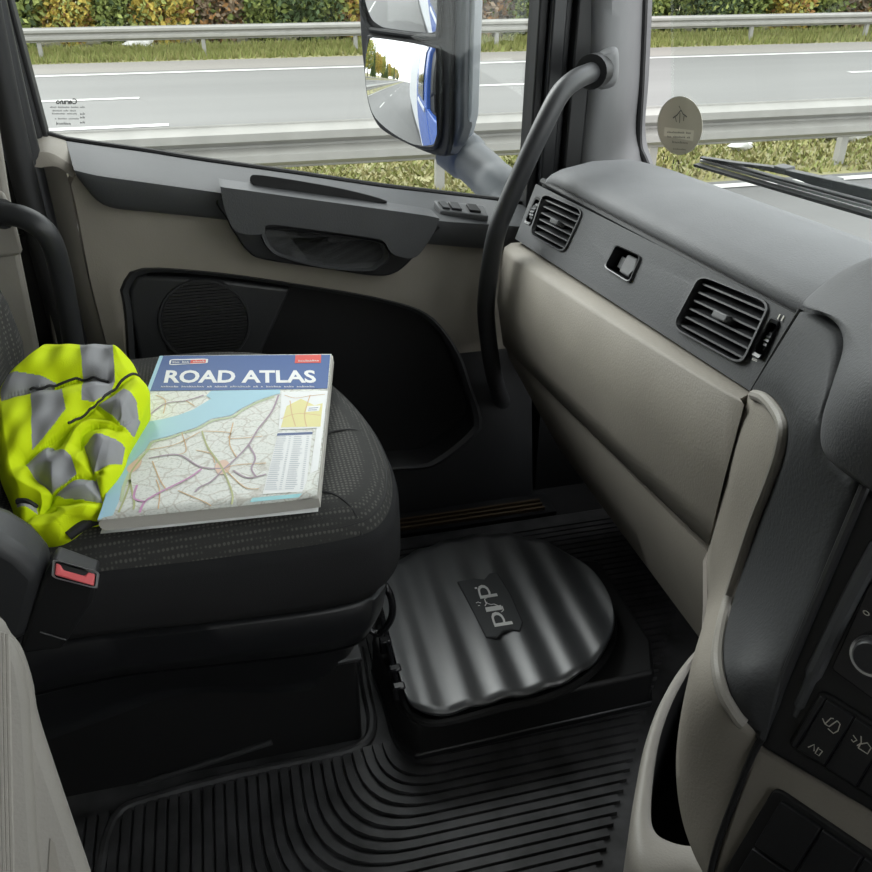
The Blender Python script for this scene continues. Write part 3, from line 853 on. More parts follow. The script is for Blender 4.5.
# beige lower fascia and the lower key block
prism('lower_fascia', [CP(x, y, -0.001) for x, y in [(757, 746), (872, 814), (960, 882), (1060, 957), (1060, 1150), (680, 1150), (690, 1010), (706, 890), (735, 800)]], cn * -0.06, M['beige'], cons, bevel=0.003)
tube('fascia_gap', [CH(x, y, 0.002) for x, y in [(762, 738), (752, 756), (735, 798), (716, 850), (704, 905)]], 0.0026, M['black'], cons, n=24, seg=8)
blk2 = [(776, 786), (962, 912), (900, 1010), (716, 886)]
b2 = empty('key_block', CP(830, 860)); adopt(b2, cons); b2.matrix_parent_inverse = Matrix.Translation(-cons.location)
prism('key_frame', [CP(x, y, 0.003) for x, y in rquad(blk2, 0.06)], cn * -0.008, M['black'], b2, bevel=0.002)
for i in range(4):
    for j in range(2):
        key(0.06 + i * 0.225, 0.275 + i * 0.225, 0.05 + j * 0.47, 0.49 + j * 0.47, blk2, b2, h=0.006)
# storage bin beside the console
zr = 0.25
bo = [at_z(x, y, zr) for x, y in [(704, 646), (680, 668), (660, 700), (646, 738), (637, 780), (630, 830), (634, 868), (655, 890), (690, 892)]] + [V((0.34, 0.345, zr)), V((0.42, 0.40, zr)), V((0.47, 0.50, zr)), V((0.478, 0.59, zr))]
bi = [at_z(x, y, zr) for x, y in [(698, 660), (684, 680), (670, 708), (659, 742), (653, 780), (651, 815), (655, 832), (668, 841), (690, 846)]] + [V((0.35, 0.395, zr)), V((0.41, 0.43, zr)), V((0.45, 0.51, zr)), V((0.455, 0.575, zr))]
bo, bi = spline(bo, 80, True), spline(bi, 80, True)
sb = empty('storage_bin', (0.38, 0.48, 0.0)); adopt(sb, cons); sb.matrix_parent_inverse = Matrix.Translation(-cons.location)
cen = sum(bo, V((0, 0, 0))) / len(bo)
shr = lambda loop, f, dz: [V((cen.x + (p.x - cen.x) * f, cen.y + (p.y - cen.y) * f, p.z + dz)) for p in loop]
ext_rows = [shr(bo, 0.80, -0.245), shr(bo, 0.93, -0.14), shr(bo, 0.99, -0.03), shr(bo, 1.0, -0.008), [a.lerp(b, 0.2) + V((0, 0, 0.004)) for a, b in zip(bo, bi)], [a.lerp(b, 0.65) + V((0, 0, 0.005)) for a, b in zip(bo, bi)], [p for p in bi]]
loft('bin_shell', ext_rows, M['armshell'], sb, closed=True, angle=70)
loft('bin_well', [bi, shr(bi, 0.97, -0.02), shr(bi, 0.85, -0.16)], M['black'], sb, closed=True)
wb = shr(bi, 0.85, -0.16)
mesh('bin_bottom', wb, [tuple(range(len(wb)))], M['carpet'], sb, fix=False)

# ---------------------------------------------------------------- floor mat with raised ribs
mat_ = empty('floor_mat', (0.2, 0.8, 0), 'black rubber floor mat with raised curved ribs', 'mat')
box('mat_base', (-0.40, 0.40, -0.004), (0.66, 1.215, 0.003), M['rubber'], mat_, bevel=0.002)
d_ = 0.0137


def rib(path, wdt=0.0116, h=0.006):
    rows = []
    Lr, La_, Ra_, Rr = [], [], [], []
    for i, p in enumerate(path):
        t = (path[min(i + 1, len(path) - 1)] - path[max(i - 1, 0)]).normalized(); s = t.cross(V((0, 0, 1)))
        Lr.append(p + s * wdt * 0.5); La_.append(p + s * wdt * 0.42 + V((0, 0, h))); Ra_.append(p - s * wdt * 0.42 + V((0, 0, h))); Rr.append(p - s * wdt * 0.5)
    vs, fs = loft_data([Lr, La_, Ra_, Rr])
    m = len(path)
    fs += [(0, m, 2 * m, 3 * m), (m - 1, 4 * m - 1, 3 * m - 1, 2 * m - 1)]
    return mesh('rib', vs, fs, M['rubber'], mat_, angle=30)


def x_end(y): return min(0.64, 0.375 + (y - 0.60) * 0.78)


for k in range(-2, 34):
    xk = 0.165 - k * d_; yk = 0.755 - k * d_; r = 0.055 + 0.35 * max(k, 0) * d_
    ytop = 1.20 if xk > 0.128 else 0.765 + xk * 0.06
    if ytop < yk + r: r = max(0.01, ytop - yk - 0.005)
    path = [V((xk, ytop, 0.003))]
    if ytop - yk - r > 0.08: path.append(V((xk, (ytop + yk + r) / 2, 0.003)))
    for i in range(9):
        t = i / 8
        path.append(V((xk, yk + r, 0.003)) * (1 - t) ** 2 + V((xk, yk, 0.003)) * 2 * t * (1 - t) + V((xk + r, yk, 0.003)) * t * t)
    xe = x_end(yk)
    if xe > xk + r + 0.02: path.append(V((xe, yk, 0.003)))
    if yk < 0.42: path = [p for p in path if p.y > 0.42]
    if len(path) > 2: rib(path)
for k in range(1, 30):
    yk = 0.755 + 2 * d_ + k * d_
    if yk < 1.19: rib([V((0.205, yk, 0.003)), V((0.40, yk, 0.003)), V((x_end(yk), yk, 0.003))])
# raised border around the seat foot
border = [V(p) for p in [(-0.36, 0.70, 0.004), (-0.27, 0.745, 0.004)]]
bpth = [at_z(x, y, 0.004) for x, y in [(92, 930), (100, 872), (108, 835), (122, 812), (150, 800), (230, 778), (300, 763), (345, 753), (366, 742), (372, 722), (366, 690), (360, 650)]]
tube('border_bead', bpth, 0.0075, M['rubber'], mat_, n=70, seg=10)

# ---------------------------------------------------------------- passenger seat
seat = empty('passenger_seat', (-0.1, 0.9, 0.0), 'dark grey fabric passenger seat on a black pedestal', 'seat')
co = sp2([(-0.36, 0.655), (-0.20, 0.662), (-0.05, 0.652), (0.075, 0.650), (0.118, 0.672), (0.140, 0.74), (0.140, 0.84), (0.118, 0.945), (0.080, 1.03), (0.03, 1.075), (-0.06, 1.10), (-0.2, 1.10), (-0.36, 1.10)], 110)
ctr = (-0.1, 0.875)
def ring_at(f, z, tilt=0.02, ins=0.0):
    out = []
    for i, (x, y) in enumerate(co):
        dx, dy = x - ctr[0], y - ctr[1]; l = math.hypot(dx, dy); k = (l - ins) / l * f
        out.append(V((ctr[0] + dx * k, ctr[1] + dy * k, z + tilt * (dx * k) / 0.25)))
    return out
top = [ring_at(1, 0.395, 0.0, 0.002), ring_at(1, 0.43, 0.005, 0.0), ring_at(1, 0.449, 0.003, 0.008), ring_at(1, 0.461, 0.003, 0.022), ring_at(1, 0.4665, 0.003, 0.045), ring_at(1, 0.4685, 0.002, 0.09), ring_at(0.45, 0.4685, 0.002, 0.06), ring_at(0.02, 0.4685, 0.002)]
cus = loft('cushion', top, M['seat'], seat, closed=True, angle=75)
# stitched seam loops around and across the cushion
seam = [p + V((0, 0, 0.0005)) for p in ring_at(1, 0.447, 0.005, 0.010)]
tube('seam', seam[2:70], 0.0016, M['piping'], cus, seg=6)
tube('seam', [V((0.045, 0.70, 0.4710)), V((0.055, 0.74, 0.4720)), V((0.075, 0.80, 0.471)), V((0.10, 0.812, 0.469)), V((0.122, 0.816, 0.461))], 0.0014, M['piping'], cus, n=24, seg=6)
tube('seam', [V((0.09, 0.655, 0.44)), V((0.085, 0.67, 0.461)), V((0.07, 0.69, 0.4685)), V((0.045, 0.70, 0.4710))], 0.0014, M['piping'], cus, n=14, seg=6)
loft('cushion_side', [ring_at(1, 0.352, 0.0, 0.03), ring_at(1, 0.357, 0.0, 0.010), ring_at(1, 0.375, 0.0, -0.004), ring_at(1, 0.40, 0.0, -0.004), ring_at(1, 0.425, 0.003, -0.003), ring_at(1, 0.438, 0.004, 0.002)], M['seatside'], seat, closed=True, caps=True, angle=75)
loft('pan_skirt', [ring_at(1, 0.353, 0.0, 0.014), ring_at(1, 0.349, 0.0, 0.009), ring_at(1, 0.31, 0.0, 0.016), ring_at(1, 0.287, 0.0, 0.026), ring_at(1, 0.28, 0.0, 0.05)], M['satin'], seat, closed=True, caps=True, angle=60)
bel = []
for k in range(7):
    bel.append(ring_at(1, 0.282 - k * 0.018, 0.0, 0.028 + 0.012 * k + (0.012 if k % 2 else 0)))
loft('bellows', bel, M['satin'], seat, closed=True, caps=True, angle=60)
ped = box('pedestal', (-0.34, 0.79, -0.003), (0.095, 1.07, 0.152), M['black'], seat, bevel=0.006)
tube('pedestal_rail', [at_y(138, 785, 0.788), at_y(272, 742, 0.788)], 0.004, M['charcoal'], ped, seg=10)
box('pedestal_lip', (-0.34, 0.783, 0.150), (0.10, 1.07, 0.156), M['charcoal'], ped, bevel=0.002)
# adjusting lever at the front
tube('adjust_lever', [at_y(370, 630, 0.78), at_y(380, 633, 0.775), at_y(391, 619, 0.77), at_y(392, 602, 0.77), at_y(386, 587, 0.775), at_y(374, 576, 0.80)], 0.0045, M['gloss'], seat, n=40, seg=12)
# backrest with side bolster
bk = []
def back_ring(z, x, t):
    return [V(p) for p in [(x - 0.12, 0.66, z), (x - 0.02, 0.655, z), (x + 0.035 * t, 0.675, z), (x + 0.03 * t, 0.72, z), (x, 0.76, z), (x - 0.004, 0.9, z), (x, 1.02, z), (x + 0.012 * t, 1.06, z), (x - 0.01, 1.10, z), (x - 0.12, 1.10, z)]]
rows = [spline(back_ring(z, x, t), 50, True) for z, x, t in [(0.40, -0.285, 0.3), (0.45, -0.278, 0.6), (0.50, -0.275, 1), (0.55, -0.28, 1), (0.60, -0.292, 0.8), (0.70, -0.33, 0.8), (0.85, -0.39, 0.8), (0.98, -0.45, 0.6), (1.03, -0.49, 0.2)]]
loft('backrest', rows, M['seat'], seat, closed=True, caps=True, angle=75)
# belt buckle on its stalk
bk_ = empty('belt_buckle', (-0.17, 0.6, 0.4), 'black seat belt buckle with a red release button beside the cushion', 'buckle')
bx = lambda x, y, Y=0.60: at_y(x, y, Y)
prism('stalk', [bx(52, 562), bx(98, 578), bx(92, 604), bx(62, 650), bx(18, 655), bx(28, 622), bx(40, 585)], (0.0, 0.030, -0.004), M['black'], bk_, bevel=0.004)
bq = [(54, 560), (98, 572), (96, 588), (53, 577)]
bnn = V((0.15, -0.75, 0.65)).normalized()
BB = lambda x, y, h=0: at_p(x, y, bx(75, 573, 0.596), bnn) + bnn * h
loft('button_frame', [[BB(x, y, h) for x, y in scale_loop(rquad(bq, 0.12), (75, 574), s)] for s, h in ((1.06, -0.01), (1.06, 0.0015), (0.96, 0.0015), (0.94, -0.004))], M['steel'], bk_, closed=True)
prism('release_button', [BB(x, y, 0.0008) for x, y in [(56, 563), (61, 565), (63, 570), (85, 576), (88, 572), (95, 574), (94, 586), (55, 575)]], bnn * -0.006, M['red'], bk_, bevel=0.0012)
prism('slot', [BB(x, y, -0.001) for x, y in [(60, 564), (92, 573), (88, 577), (64, 571)]], bnn * -0.008, M['black'], bk_)
tube('edge_line', [bx(40, 632, 0.598), bx(66, 640, 0.598)], 0.0008, M['charcoal'], bk_, seg=6)
# grey recliner cover beside the buckle
rc = empty('recliner_cover', (-0.22, 0.6, 0.42)); adopt(rc, seat); rc.matrix_parent_inverse = Matrix.Translation(-seat.location)
prism('cover_shell', [at_y(x, y, 0.60) for x, y in [(-30, 530), (0, 541), (24, 556), (46, 578), (40, 600), (30, 640), (-30, 660)]], (-0.0, 0.05, 0.0), M['charcoal'], rc, bevel=0.012, seg=3)

# ---------------------------------------------------------------- beige armrest in the near corner
am = empty('armrest', (-0.16, 0.36, 0.38), 'pale beige armrest with ribbed cloth side at lower left', 'armrest')
an = V((0.35, -0.8, 0.48)).normalized()
ap0 = at_y(40, 780, 0.38)
AP = lambda x, y, h=0: at_p(x, y, ap0, an) + an * h
prism('shell', [AP(x, y) for x, y in sp2([(-40, 610), (0, 618), (12, 634), (24, 650), (35, 684), (40, 715), (56, 765), (78, 830), (98, 890), (150, 1060), (200, 1230)], 30) + [(-140, 1230), (-140, 640)]], an * -0.07, M['armrest'], am, bevel=0.008, seg=3)
prism('side_plate', [AP(x, y, 0.006) for x, y in [(-130, 640), (-40, 622), (2, 632), (14, 640), (23, 660), (30, 700), (34, 770), (38, 840), (48, 930), (80, 1200), (-130, 1200)]], an * -0.02, M['armrest'], am, bevel=0.006, seg=3)
for k in range(10):
    x0 = -26 + k * 4.0
    tube('cloth_rib', [AP(x0 - 4, 630 + abs(x0) * 0.2, 0.006), AP(x0 - 3, 700, 0.007), AP(x0 - 1, 800, 0.007), AP(x0 + 2, 930, 0.007)], 0.0016, M['armfab'], am, n=20, seg=8)
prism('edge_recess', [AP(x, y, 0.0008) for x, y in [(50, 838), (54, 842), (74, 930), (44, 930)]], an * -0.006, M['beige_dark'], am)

# ---------------------------------------------------------------- portable folding toilet on the floor
toi = empty('folding_toilet', (0.3, 0.9, 0.0), 'black folded portable toilet with corrugated round lid on the floor mat', 'portable toilet')
zl = 0.105
lid_o = [at_z(x, y, zl) for x, y in sp2([(380, 592), (383, 575), (396, 562), (440, 543), (495, 534), (545, 543), (585, 565), (608, 595), (614, 625), (603, 652), (578, 674), (542, 690), (500, 699), (455, 711), (432, 714), (417, 709), (407, 698), (398, 668), (388, 628)], 120, True)]
# ribs run from the far side to the near side; u is measured across them
ra_, rb_ = at_z(470, 548, zl), at_z(530, 688, zl)
rv = (rb_ - ra_).normalized(); ru = V((-rv.y, rv.x, 0))
if ru.x < 0: ru = -ru
o0 = sum(lid_o, V((0, 0, 0))) / len(lid_o)
lo2 = [((p - o0).dot(rv), (p - o0).dot(ru)) for p in lid_o]
us = [p[1] for p in lo2]; pitch = (max(us) - min(us)) / 6.4
wave = lambda u: 0.0042 * (0.5 + 0.5 * math.cos(2 * math.pi * ((u - min(us)) / pitch - 0.45)))
rws = fill_rows(lo2, 26, 130)
TOP = [[o0 + rv * a + ru * b + V((0, 0, wave(b))) for a, b in r] for r in rws]
lidm = plastic('lid_black_plastic', (0.05, 0.053, 0.057), 0.42, 300, 0.06, var=0.25, varscale=10, spec=1.0)
lidm.node_tree.nodes['Principled BSDF'].inputs['Coat Weight'].default_value = 1.0
lidm.node_tree.nodes['Principled BSDF'].inputs['Coat Roughness'].default_value = 0.3
lid_ = loft('lid', TOP, lidm, toi, angle=80)
if sum(f.normal.z for f in lid_.data.polygons) < 0: lid_.data.flip_normals()
m_ = lid_.modifiers.new('solid', 'SOLIDIFY'); m_.thickness = 0.006; m_.offset = -1
bqz = 0.075
bs = [at_z(x, y, bqz) for x, y in [(372, 640), (384, 572), (440, 546), (600, 560), (652, 640), (655, 672), (416, 724), (396, 706)]]
prism('body', [V((p.x, p.y, 0.012)) for p in bs], (0, 0, bqz - 0.012), M['black'], toi, bevel=0.006)
prism('foot_frame', [V((p.x, p.y, 0.0075)) for p in [o0 + (q - o0) * 1.02 for q in bs]], (0, 0, 0.012), M['satin'], toi, bevel=0.003)
tube('body_seam', [at_z(420, 735, 0.03), at_z(540, 714, 0.03), at_z(652, 688, 0.03)], 0.0016, M['charcoal'], toi, seg=6)
tube('skirt', [p + V((0, 0, -0.016)) for p in lid_o] + [lid_o[0] + V((0, 0, -0.016))], 0.006, M['black'], toi, seg=8)
# hinge blocks
for (x, y) in ((402, 686), (398, 668), (388, 640)):
    c = at_z(x, y, zl)
    box('hinge', c + V((-0.012, -0.006, -0.02)), c + V((0.004, 0.006, 0.003)), M['gloss'], toi, bevel=0.002)
tube('hinge_pin', [at_z(382, 618, zl), at_z(399, 690, zl)], 0.003, M['gloss'], toi, seg=8)
# raised name plate
pz = zl + 0.0062
plq = [at_z(x, y, pz) for x, y in sp2([(457, 581), (474, 578), (484, 579), (489, 573), (497, 572), (511, 594), (523, 622), (520, 631), (512, 629), (503, 631), (498, 637), (486, 637), (476, 617), (464, 594)], 14, True)]
plt = prism('name_plate', plq, (0, 0, -0.006), M['satin'] if False else plastic('plate_black_plastic', (0.045, 0.048, 0.052), 0.5, 300, 0.05), toi, bevel=0.0015)
Z = lambda x, y: at_z(x, y, pz + 0.0008)
text('plate_lettering', 'p', Z(507, 625), Z(501, 611), Z(488, 628), M['white'], plt, bold=0.0)
text('plate_lettering', 'l', Z(502, 609.5), Z(500.5, 605), Z(486.5, 612), M['white'], plt, bold=0.02)
text('plate_lettering', 'p', Z(492, 597), Z(487, 584), Z(474, 600), M['white'], plt, bold=0.0)
tw = [[(502, 606), (503.5, 610), (501.5, 612)], [(499, 606), (494, 604), (491, 604.5)], [(491, 604.5), (486, 603), (484.5, 599), (488, 597), (494, 596)], [(487, 602), (485, 606)], [(481, 603), (478, 602), (476, 603)], [(480, 605.5), (478, 605.5)]]
merged('plate_emblem', [ribbon_data([Z(*p) for p in st], 0.0016, V((0, 0, 1))) for st in tw], M['white'], plt, smooth=False)
dc = Z(476, 588)
mesh('plate_dot', [dc + V((math.cos(t) * 0.0022, math.sin(t) * 0.0022, 0)) for t in [math.pi * i / 5 for i in range(10)]], [tuple(range(10))], M['white'], plt, fix=False)

# ---------------------------------------------------------------- road atlas
ZA = 0.485
at_ = empty('road_atlas', (-0.02, 0.83, 0.470), 'road atlas paperback with blue title band and map cover on the seat', 'book')
AQ = [(162.3, 355.6), (331.5, 354), (317, 498), (97, 520)]
q = [at_z(x, y, ZA) for x, y in AQ]
def atlas_pt(u, v):
    return q[0].lerp(q[1], u).lerp(q[3].lerp(q[2], u), v)


mc, mnt, mb = mat_base('map_print', (0.8, 0.82, 0.78), 0.5, 0, 0.25)
tcn = mnt.nodes.new('ShaderNodeTexCoord')
vo = mnt.nodes.new('ShaderNodeTexVoronoi'); vo.feature = 'DISTANCE_TO_EDGE'; vo.inputs['Scale'].default_value = 55
nz = mnt.nodes.new('ShaderNodeTexNoise'); nz.inputs['Scale'].default_value = 40
va = mnt.nodes.new('ShaderNodeVectorMath'); va.operation = 'MULTIPLY_ADD'
mnt.links.new(tcn.outputs['Object'], nz.inputs['Vector'])
mnt.links.new(nz.outputs['Color'], va.inputs[0]); va.inputs[1].default_value = (0.02, 0.02, 0); mnt.links.new(tcn.outputs['Object'], va.inputs[2])
mnt.links.new(va.outputs[0], vo.inputs['Vector'])
rp = mnt.nodes.new('ShaderNodeValToRGB')
rp.color_ramp.elements[0].position = 0.02; rp.color_ramp.elements[0].color = (0.58, 0.56, 0.50, 1)
rp.color_ramp.elements[1].position = 0.06; rp.color_ramp.elements[1].color = (0.72, 0.73, 0.68, 1)
mnt.links.new(vo.outputs['Distance'], rp.inputs['Fac'])
n3 = mnt.nodes.new('ShaderNodeTexNoise'); n3.inputs['Scale'].default_value = 420; n3.inputs['Detail'].default_value = 4
mnt.links.new(tcn.outputs['Object'], n3.inputs['Vector'])
r3_ = mnt.nodes.new('ShaderNodeValToRGB'); r3_.color_ramp.elements[0].position = 0.36; r3_.color_ramp.elements[0].color = (0.78, 0.79, 0.77, 1); r3_.color_ramp.elements[1].position = 0.5; r3_.color_ramp.elements[1].color = (1, 1, 1, 1)
mnt.links.new(n3.outputs['Fac'], r3_.inputs['Fac'])
mx = mnt.nodes.new('ShaderNodeMix'); mx.data_type = 'RGBA'; mx.blend_type = 'MULTIPLY'; mx.inputs[0].default_value = 0.8
mnt.links.new(rp.outputs['Color'], mx.inputs[6]); mnt.links.new(r3_.outputs['Color'], mx.inputs[7]); mnt.links.new(mx.outputs[2], mb.inputs['Base Color'])
inkm = lambda nm, c, r=0.5: mat_base(nm, tuple(0.9 * k for k in c), r, 0, 0.25)[0]
I = dict(blue=inkm('blue_ink', (0.055, 0.12, 0.32)), sea=inkm('pale_sea_ink', (0.40, 0.65, 0.76)), yel=inkm('pale_yellow_ink', (0.80, 0.74, 0.34)), wht=inkm('white_ink', (0.86, 0.87, 0.86)), grn=inkm('coast_green_ink', (0.58, 0.66, 0.42)),
         red=inkm('red_ink', (0.72, 0.09, 0.07)), road=inkm('mauve_road_ink', (0.42, 0.32, 0.38)), mag=inkm('magenta_road_ink', (0.62, 0.30, 0.52)), ogn=inkm('orange_road_ink', (0.72, 0.48, 0.26)), olive=inkm('olive_road_ink', (0.48, 0.50, 0.24)), gry=inkm('grey_text_ink', (0.55, 0.58, 0.62)), teal=inkm('teal_ink', (0.30, 0.62, 0.66)), city=inkm('pink_town_ink', (0.78, 0.55, 0.42)), pap=plastic('page_edges', (0.50, 0.485, 0.44), 0.85, 900, 0.4, var=0.1, stretch=(0.05, 0.05, 3)), navy=inkm('navy_ink', (0.10, 0.14, 0.28)))
# page block with rounded spine side; slightly smaller than the covers
N8 = 24
top = [atlas_pt(0.012, v / N8) for v in range(N8 + 1)]
blockrows = []
for u, dz in ((0.0, -0.006), (0.004, -0.0035), (0.015, -0.0016), (0.3, -0.0012), (0.7, -0.0012), (1.008, -0.0016), (1.012, -0.0115), (0.7, -0.0135), (0.3, -0.0135), (0.02, -0.013), (0.004, -0.0095)):
    blockrows.append([atlas_pt(u, 0.004 + 0.992 * v / N8) + V((0, 0, dz)) for v in range(N8 + 1)])
rowsT = [[r[i] for r in blockrows] for i in range(N8 + 1)]
loft('page_block', rowsT, I['pap'], at_, closed=True, caps=True, angle=40)
def atlas_sheet(name, us, vs_, zf, mat, parent, th=0.0008):
    rows = [[atlas_pt(u, v) + V((0, 0, zf(u, v))) for u in us] for v in vs_]
    return loft(name, rows, mat, parent, solid=th, angle=60)
U_ = [0.0, 0.01, 0.02] + [0.05 + 0.95 * i / 14 for i in range(15)]
bend = lambda u, v: 0.0035 * max(0, (u - 0.86) / 0.14) ** 2 * max(0, (v - 0.75) / 0.25) ** 2 - (0.0015 if u < 0.005 else 0)
cover = atlas_sheet('front_cover', U_, [i / 20 for i in range(21)], bend, mc, at_)
bend2 = lambda u, v: -0.0147
atlas_sheet('back_cover', [0.0, 0.3, 0.7, 1.0], [0, 0.5, 1], bend2, I['wht'], at_)
# printed areas on the cover: thin inked layers measured on the cover plane
def AZ(x, y, h=0.0): return at_z(90 + x / 2.725, 340 + y / 2.725, ZA + 0.0003 + h)


def decal(name, pts, h, mat, parent=cover):
    me = [AZ(x, y, h) for x, y in pts]
    return mesh(name, me, [tuple(range(len(me)))], mat, parent, fix=False, smooth=False)


def strokes(name, sts, wdt, h, mat, parent=cover):
    return tag(merged(name, [ribbon_data(spline([AZ(x, y, h) for x, y in st], max(6, 5 * len(st))), wdt, V((0, 0, 1))) for st in sts], mat, parent, smooth=False), kind='stuff')


band_ = decal('title_band', [(198, 43), (655, 40), (652, 70), (647, 132), (400, 136), (155, 139)], 0.0002, I['blue'])
sea = [(160, 140), (128, 200), (110, 235), (90, 290), (60, 360), (24, 486), (62, 478), (78, 440), (86, 400), (104, 360), (118, 330), (150, 300), (165, 275), (215, 262), (250, 250), (290, 238), (330, 215), (385, 205), (410, 188), (455, 165), (500, 150), (518, 146), (518, 137), (330, 139), (316, 152), (330, 160), (305, 175), (280, 190), (240, 205), (200, 215), (150, 224), (128, 232), (131, 200), (150, 160)]
sea = [(112, 232), (90, 290), (60, 360), (24, 486), (62, 478), (78, 440), (86, 400), (104, 360), (118, 330), (150, 300), (165, 275), (215, 262), (250, 250), (290, 238), (330, 215), (385, 205), (410, 188), (455, 165), (500, 150), (518, 146), (518, 135), (330, 138), (316, 152), (330, 160), (305, 175), (280, 190), (240, 205), (200, 215), (150, 224)]
decal('sea_print', sea, 0.0002, I['sea'])
coast = [(86, 440), (92, 400), (108, 362), (122, 334), (154, 304), (170, 279), (218, 266), (252, 254), (292, 242), (334, 220), (388, 209), (414, 192), (458, 169), (502, 154)]
strokes('coast_print', [coast], 0.0032, 0.00025, I['grn'])
decal('town_print', sp2([(340, 345), (352, 330), (372, 328), (382, 345), (372, 362), (350, 365)], 20, True), 0.00030, I['city'])
decal('town_print', sp2([(100, 350), (120, 330), (140, 325), (135, 345), (112, 362)], 20, True), 0.00030, I['city'])
decal('inset_print', [(522, 142), (645, 138), (628, 240), (514, 244)], 0.0003, I['wht'])
decal('inset_print', [(536, 180), (575, 160), (612, 178), (634, 172), (628, 236), (520, 238), (530, 200)], 0.0004, I['yel'])
decal('inset_print', [(592, 180), (628, 178), (624, 193), (588, 196)], 0.0005, I['wht'])
strokes('inset_roads', [[(520, 215), (545, 205), (575, 200), (628, 205)], [(545, 165), (550, 200), (560, 235)], [(600, 150), (585, 200), (590, 236)], [(530, 150), (560, 158), (600, 152), (640, 148)]], 0.001, 0.0005, I['ogn'])
strokes('inset_roads', [[(596, 186), (622, 184)], [(594, 191), (618, 190)]], 0.0012, 0.0006, I['navy'])
decal('margin_print', [(632, 140), (648, 138), (612, 425), (590, 428)], 0.0002, I['wht'])
tb = decal('index_table', [(513, 252), (606, 249), (588, 412), (470, 420)], 0.0003, I['wht'])
decal('index_table', [(511, 254), (607, 250), (606, 257), (509, 261)], 0.0004, I['navy'])
tl = []
for k in range(26):
    f = k / 26; xl, xr = 508 - 36 * f, 604 - 16 * f; y = 264 + 148 * f
    for a, b in ((0.03, 0.24 + 0.08 * random.random()), (0.36, 0.42), (0.50, 0.70 + 0.1 * random.random()), (0.86, 0.93)):
        tl.append([(xl + (xr - xl) * a, y - 2 * a), (xl + (xr - xl) * b, y - 2 * b)])
tag(strokes('index_text', tl, 0.0011, 0.0005, I['gry']), kind='stuff')
decal('footer_print', [(443, 430), (600, 416), (588, 427), (436, 442)], 0.0004, I['teal'])
strokes('main_roads', [[(514, 150), (495, 195), (460, 240), (432, 285), (400, 320), (366, 350)], [(432, 285), (450, 320), (440, 350), (452, 372)], [(160, 322), (240, 312), (300, 345), (366, 350)], [(366, 350), (330, 385), (300, 400), (286, 414)], [(390, 355), (430, 375), (480, 365)], [(140, 225), (200, 175), (260, 165), (310, 150)]], 0.0019, 0.00035, I['road'])
strokes('motorways', [[(305, 350), (270, 375), (190, 415), (150, 440), (135, 470)], [(150, 440), (120, 430), (128, 395)]], 0.0022, 0.00043, I['mag'])
strokes('trunk_roads', [[(305, 248), (320, 290), (352, 335), (372, 375), (388, 420), (386, 448)], [(78, 470), (106, 400), (112, 360), (150, 310)], [(108, 380), (120, 440), (118, 462)]], 0.0019, 0.0004, I['olive'])
strokes('minor_roads', [[(366, 350), (400, 340), (480, 335)], [(250, 252), (262, 300), (240, 312)], [(305, 248), (380, 252), (382, 268), (470, 262)], [(170, 330), (190, 380), (210, 410)], [(200, 200), (205, 165), (180, 150)], [(262, 165), (285, 180)], [(290, 300), (330, 310), (340, 335)], [(240, 410), (310, 440), (330, 452)], [(150, 300), (230, 285), (300, 250)], [(400, 320), (380, 280), (390, 225)], [(366, 350), (420, 400), (460, 405)], [(186, 460), (190, 410), (180, 380)]], 0.0011, 0.0003, I['ogn'])
text('title_lettering', 'ROAD ATLAS', AZ(201, 115, 0.0006), AZ(617, 115, 0.0006), AZ(208, 83, 0.0006), I['wht'], band_, bold=0.03)
fine_print('subtitle_lettering', [7, 9, 2, 5, 8, 2, 1, 6, 4, 7], AZ(192, 129, 0.0006), AZ(612, 129, 0.0006), AZ(194, 124, 0.0006), I['wht'], band_)
lb_ = decal('badge_print', sp2([(216, 63), (222, 53), (260, 52), (316, 51), (321, 57), (315, 63), (260, 66), (222, 68)], 30, True), 0.0005, I['wht'], band_)
decal('badge_print', [(222, 55), (275, 54), (273, 64), (219, 66)], 0.0006, I['navy'], band_)
decal('badge_print', [(275, 54), (316, 53), (315, 62), (273, 64)], 0.0006, I['red'], band_)
fine_print('badge_lettering', [3, 3], AZ(224, 63, 0.0008), AZ(270, 62, 0.0008), AZ(225, 57, 0.0008), I['wht'], band_)
fine_print('badge_lettering', [5], AZ(280, 61, 0.0008), AZ(312, 60, 0.0008), AZ(281, 56, 0.0008), I['wht'], band_)
fl = decal('red_flag_print', [(560, 41), (630, 40), (629, 62), (558, 63)], 0.0005, I['red'], band_)
fine_print('flag_lettering', [9], AZ(567, 59, 0.0008), AZ(624, 58, 0.0008), AZ(568, 54, 0.0008), I['wht'], band_)
decal('spine_edge', [(190, 43), (200, 43), (32, 487), (20, 490)], 0.0006, I['sea'])

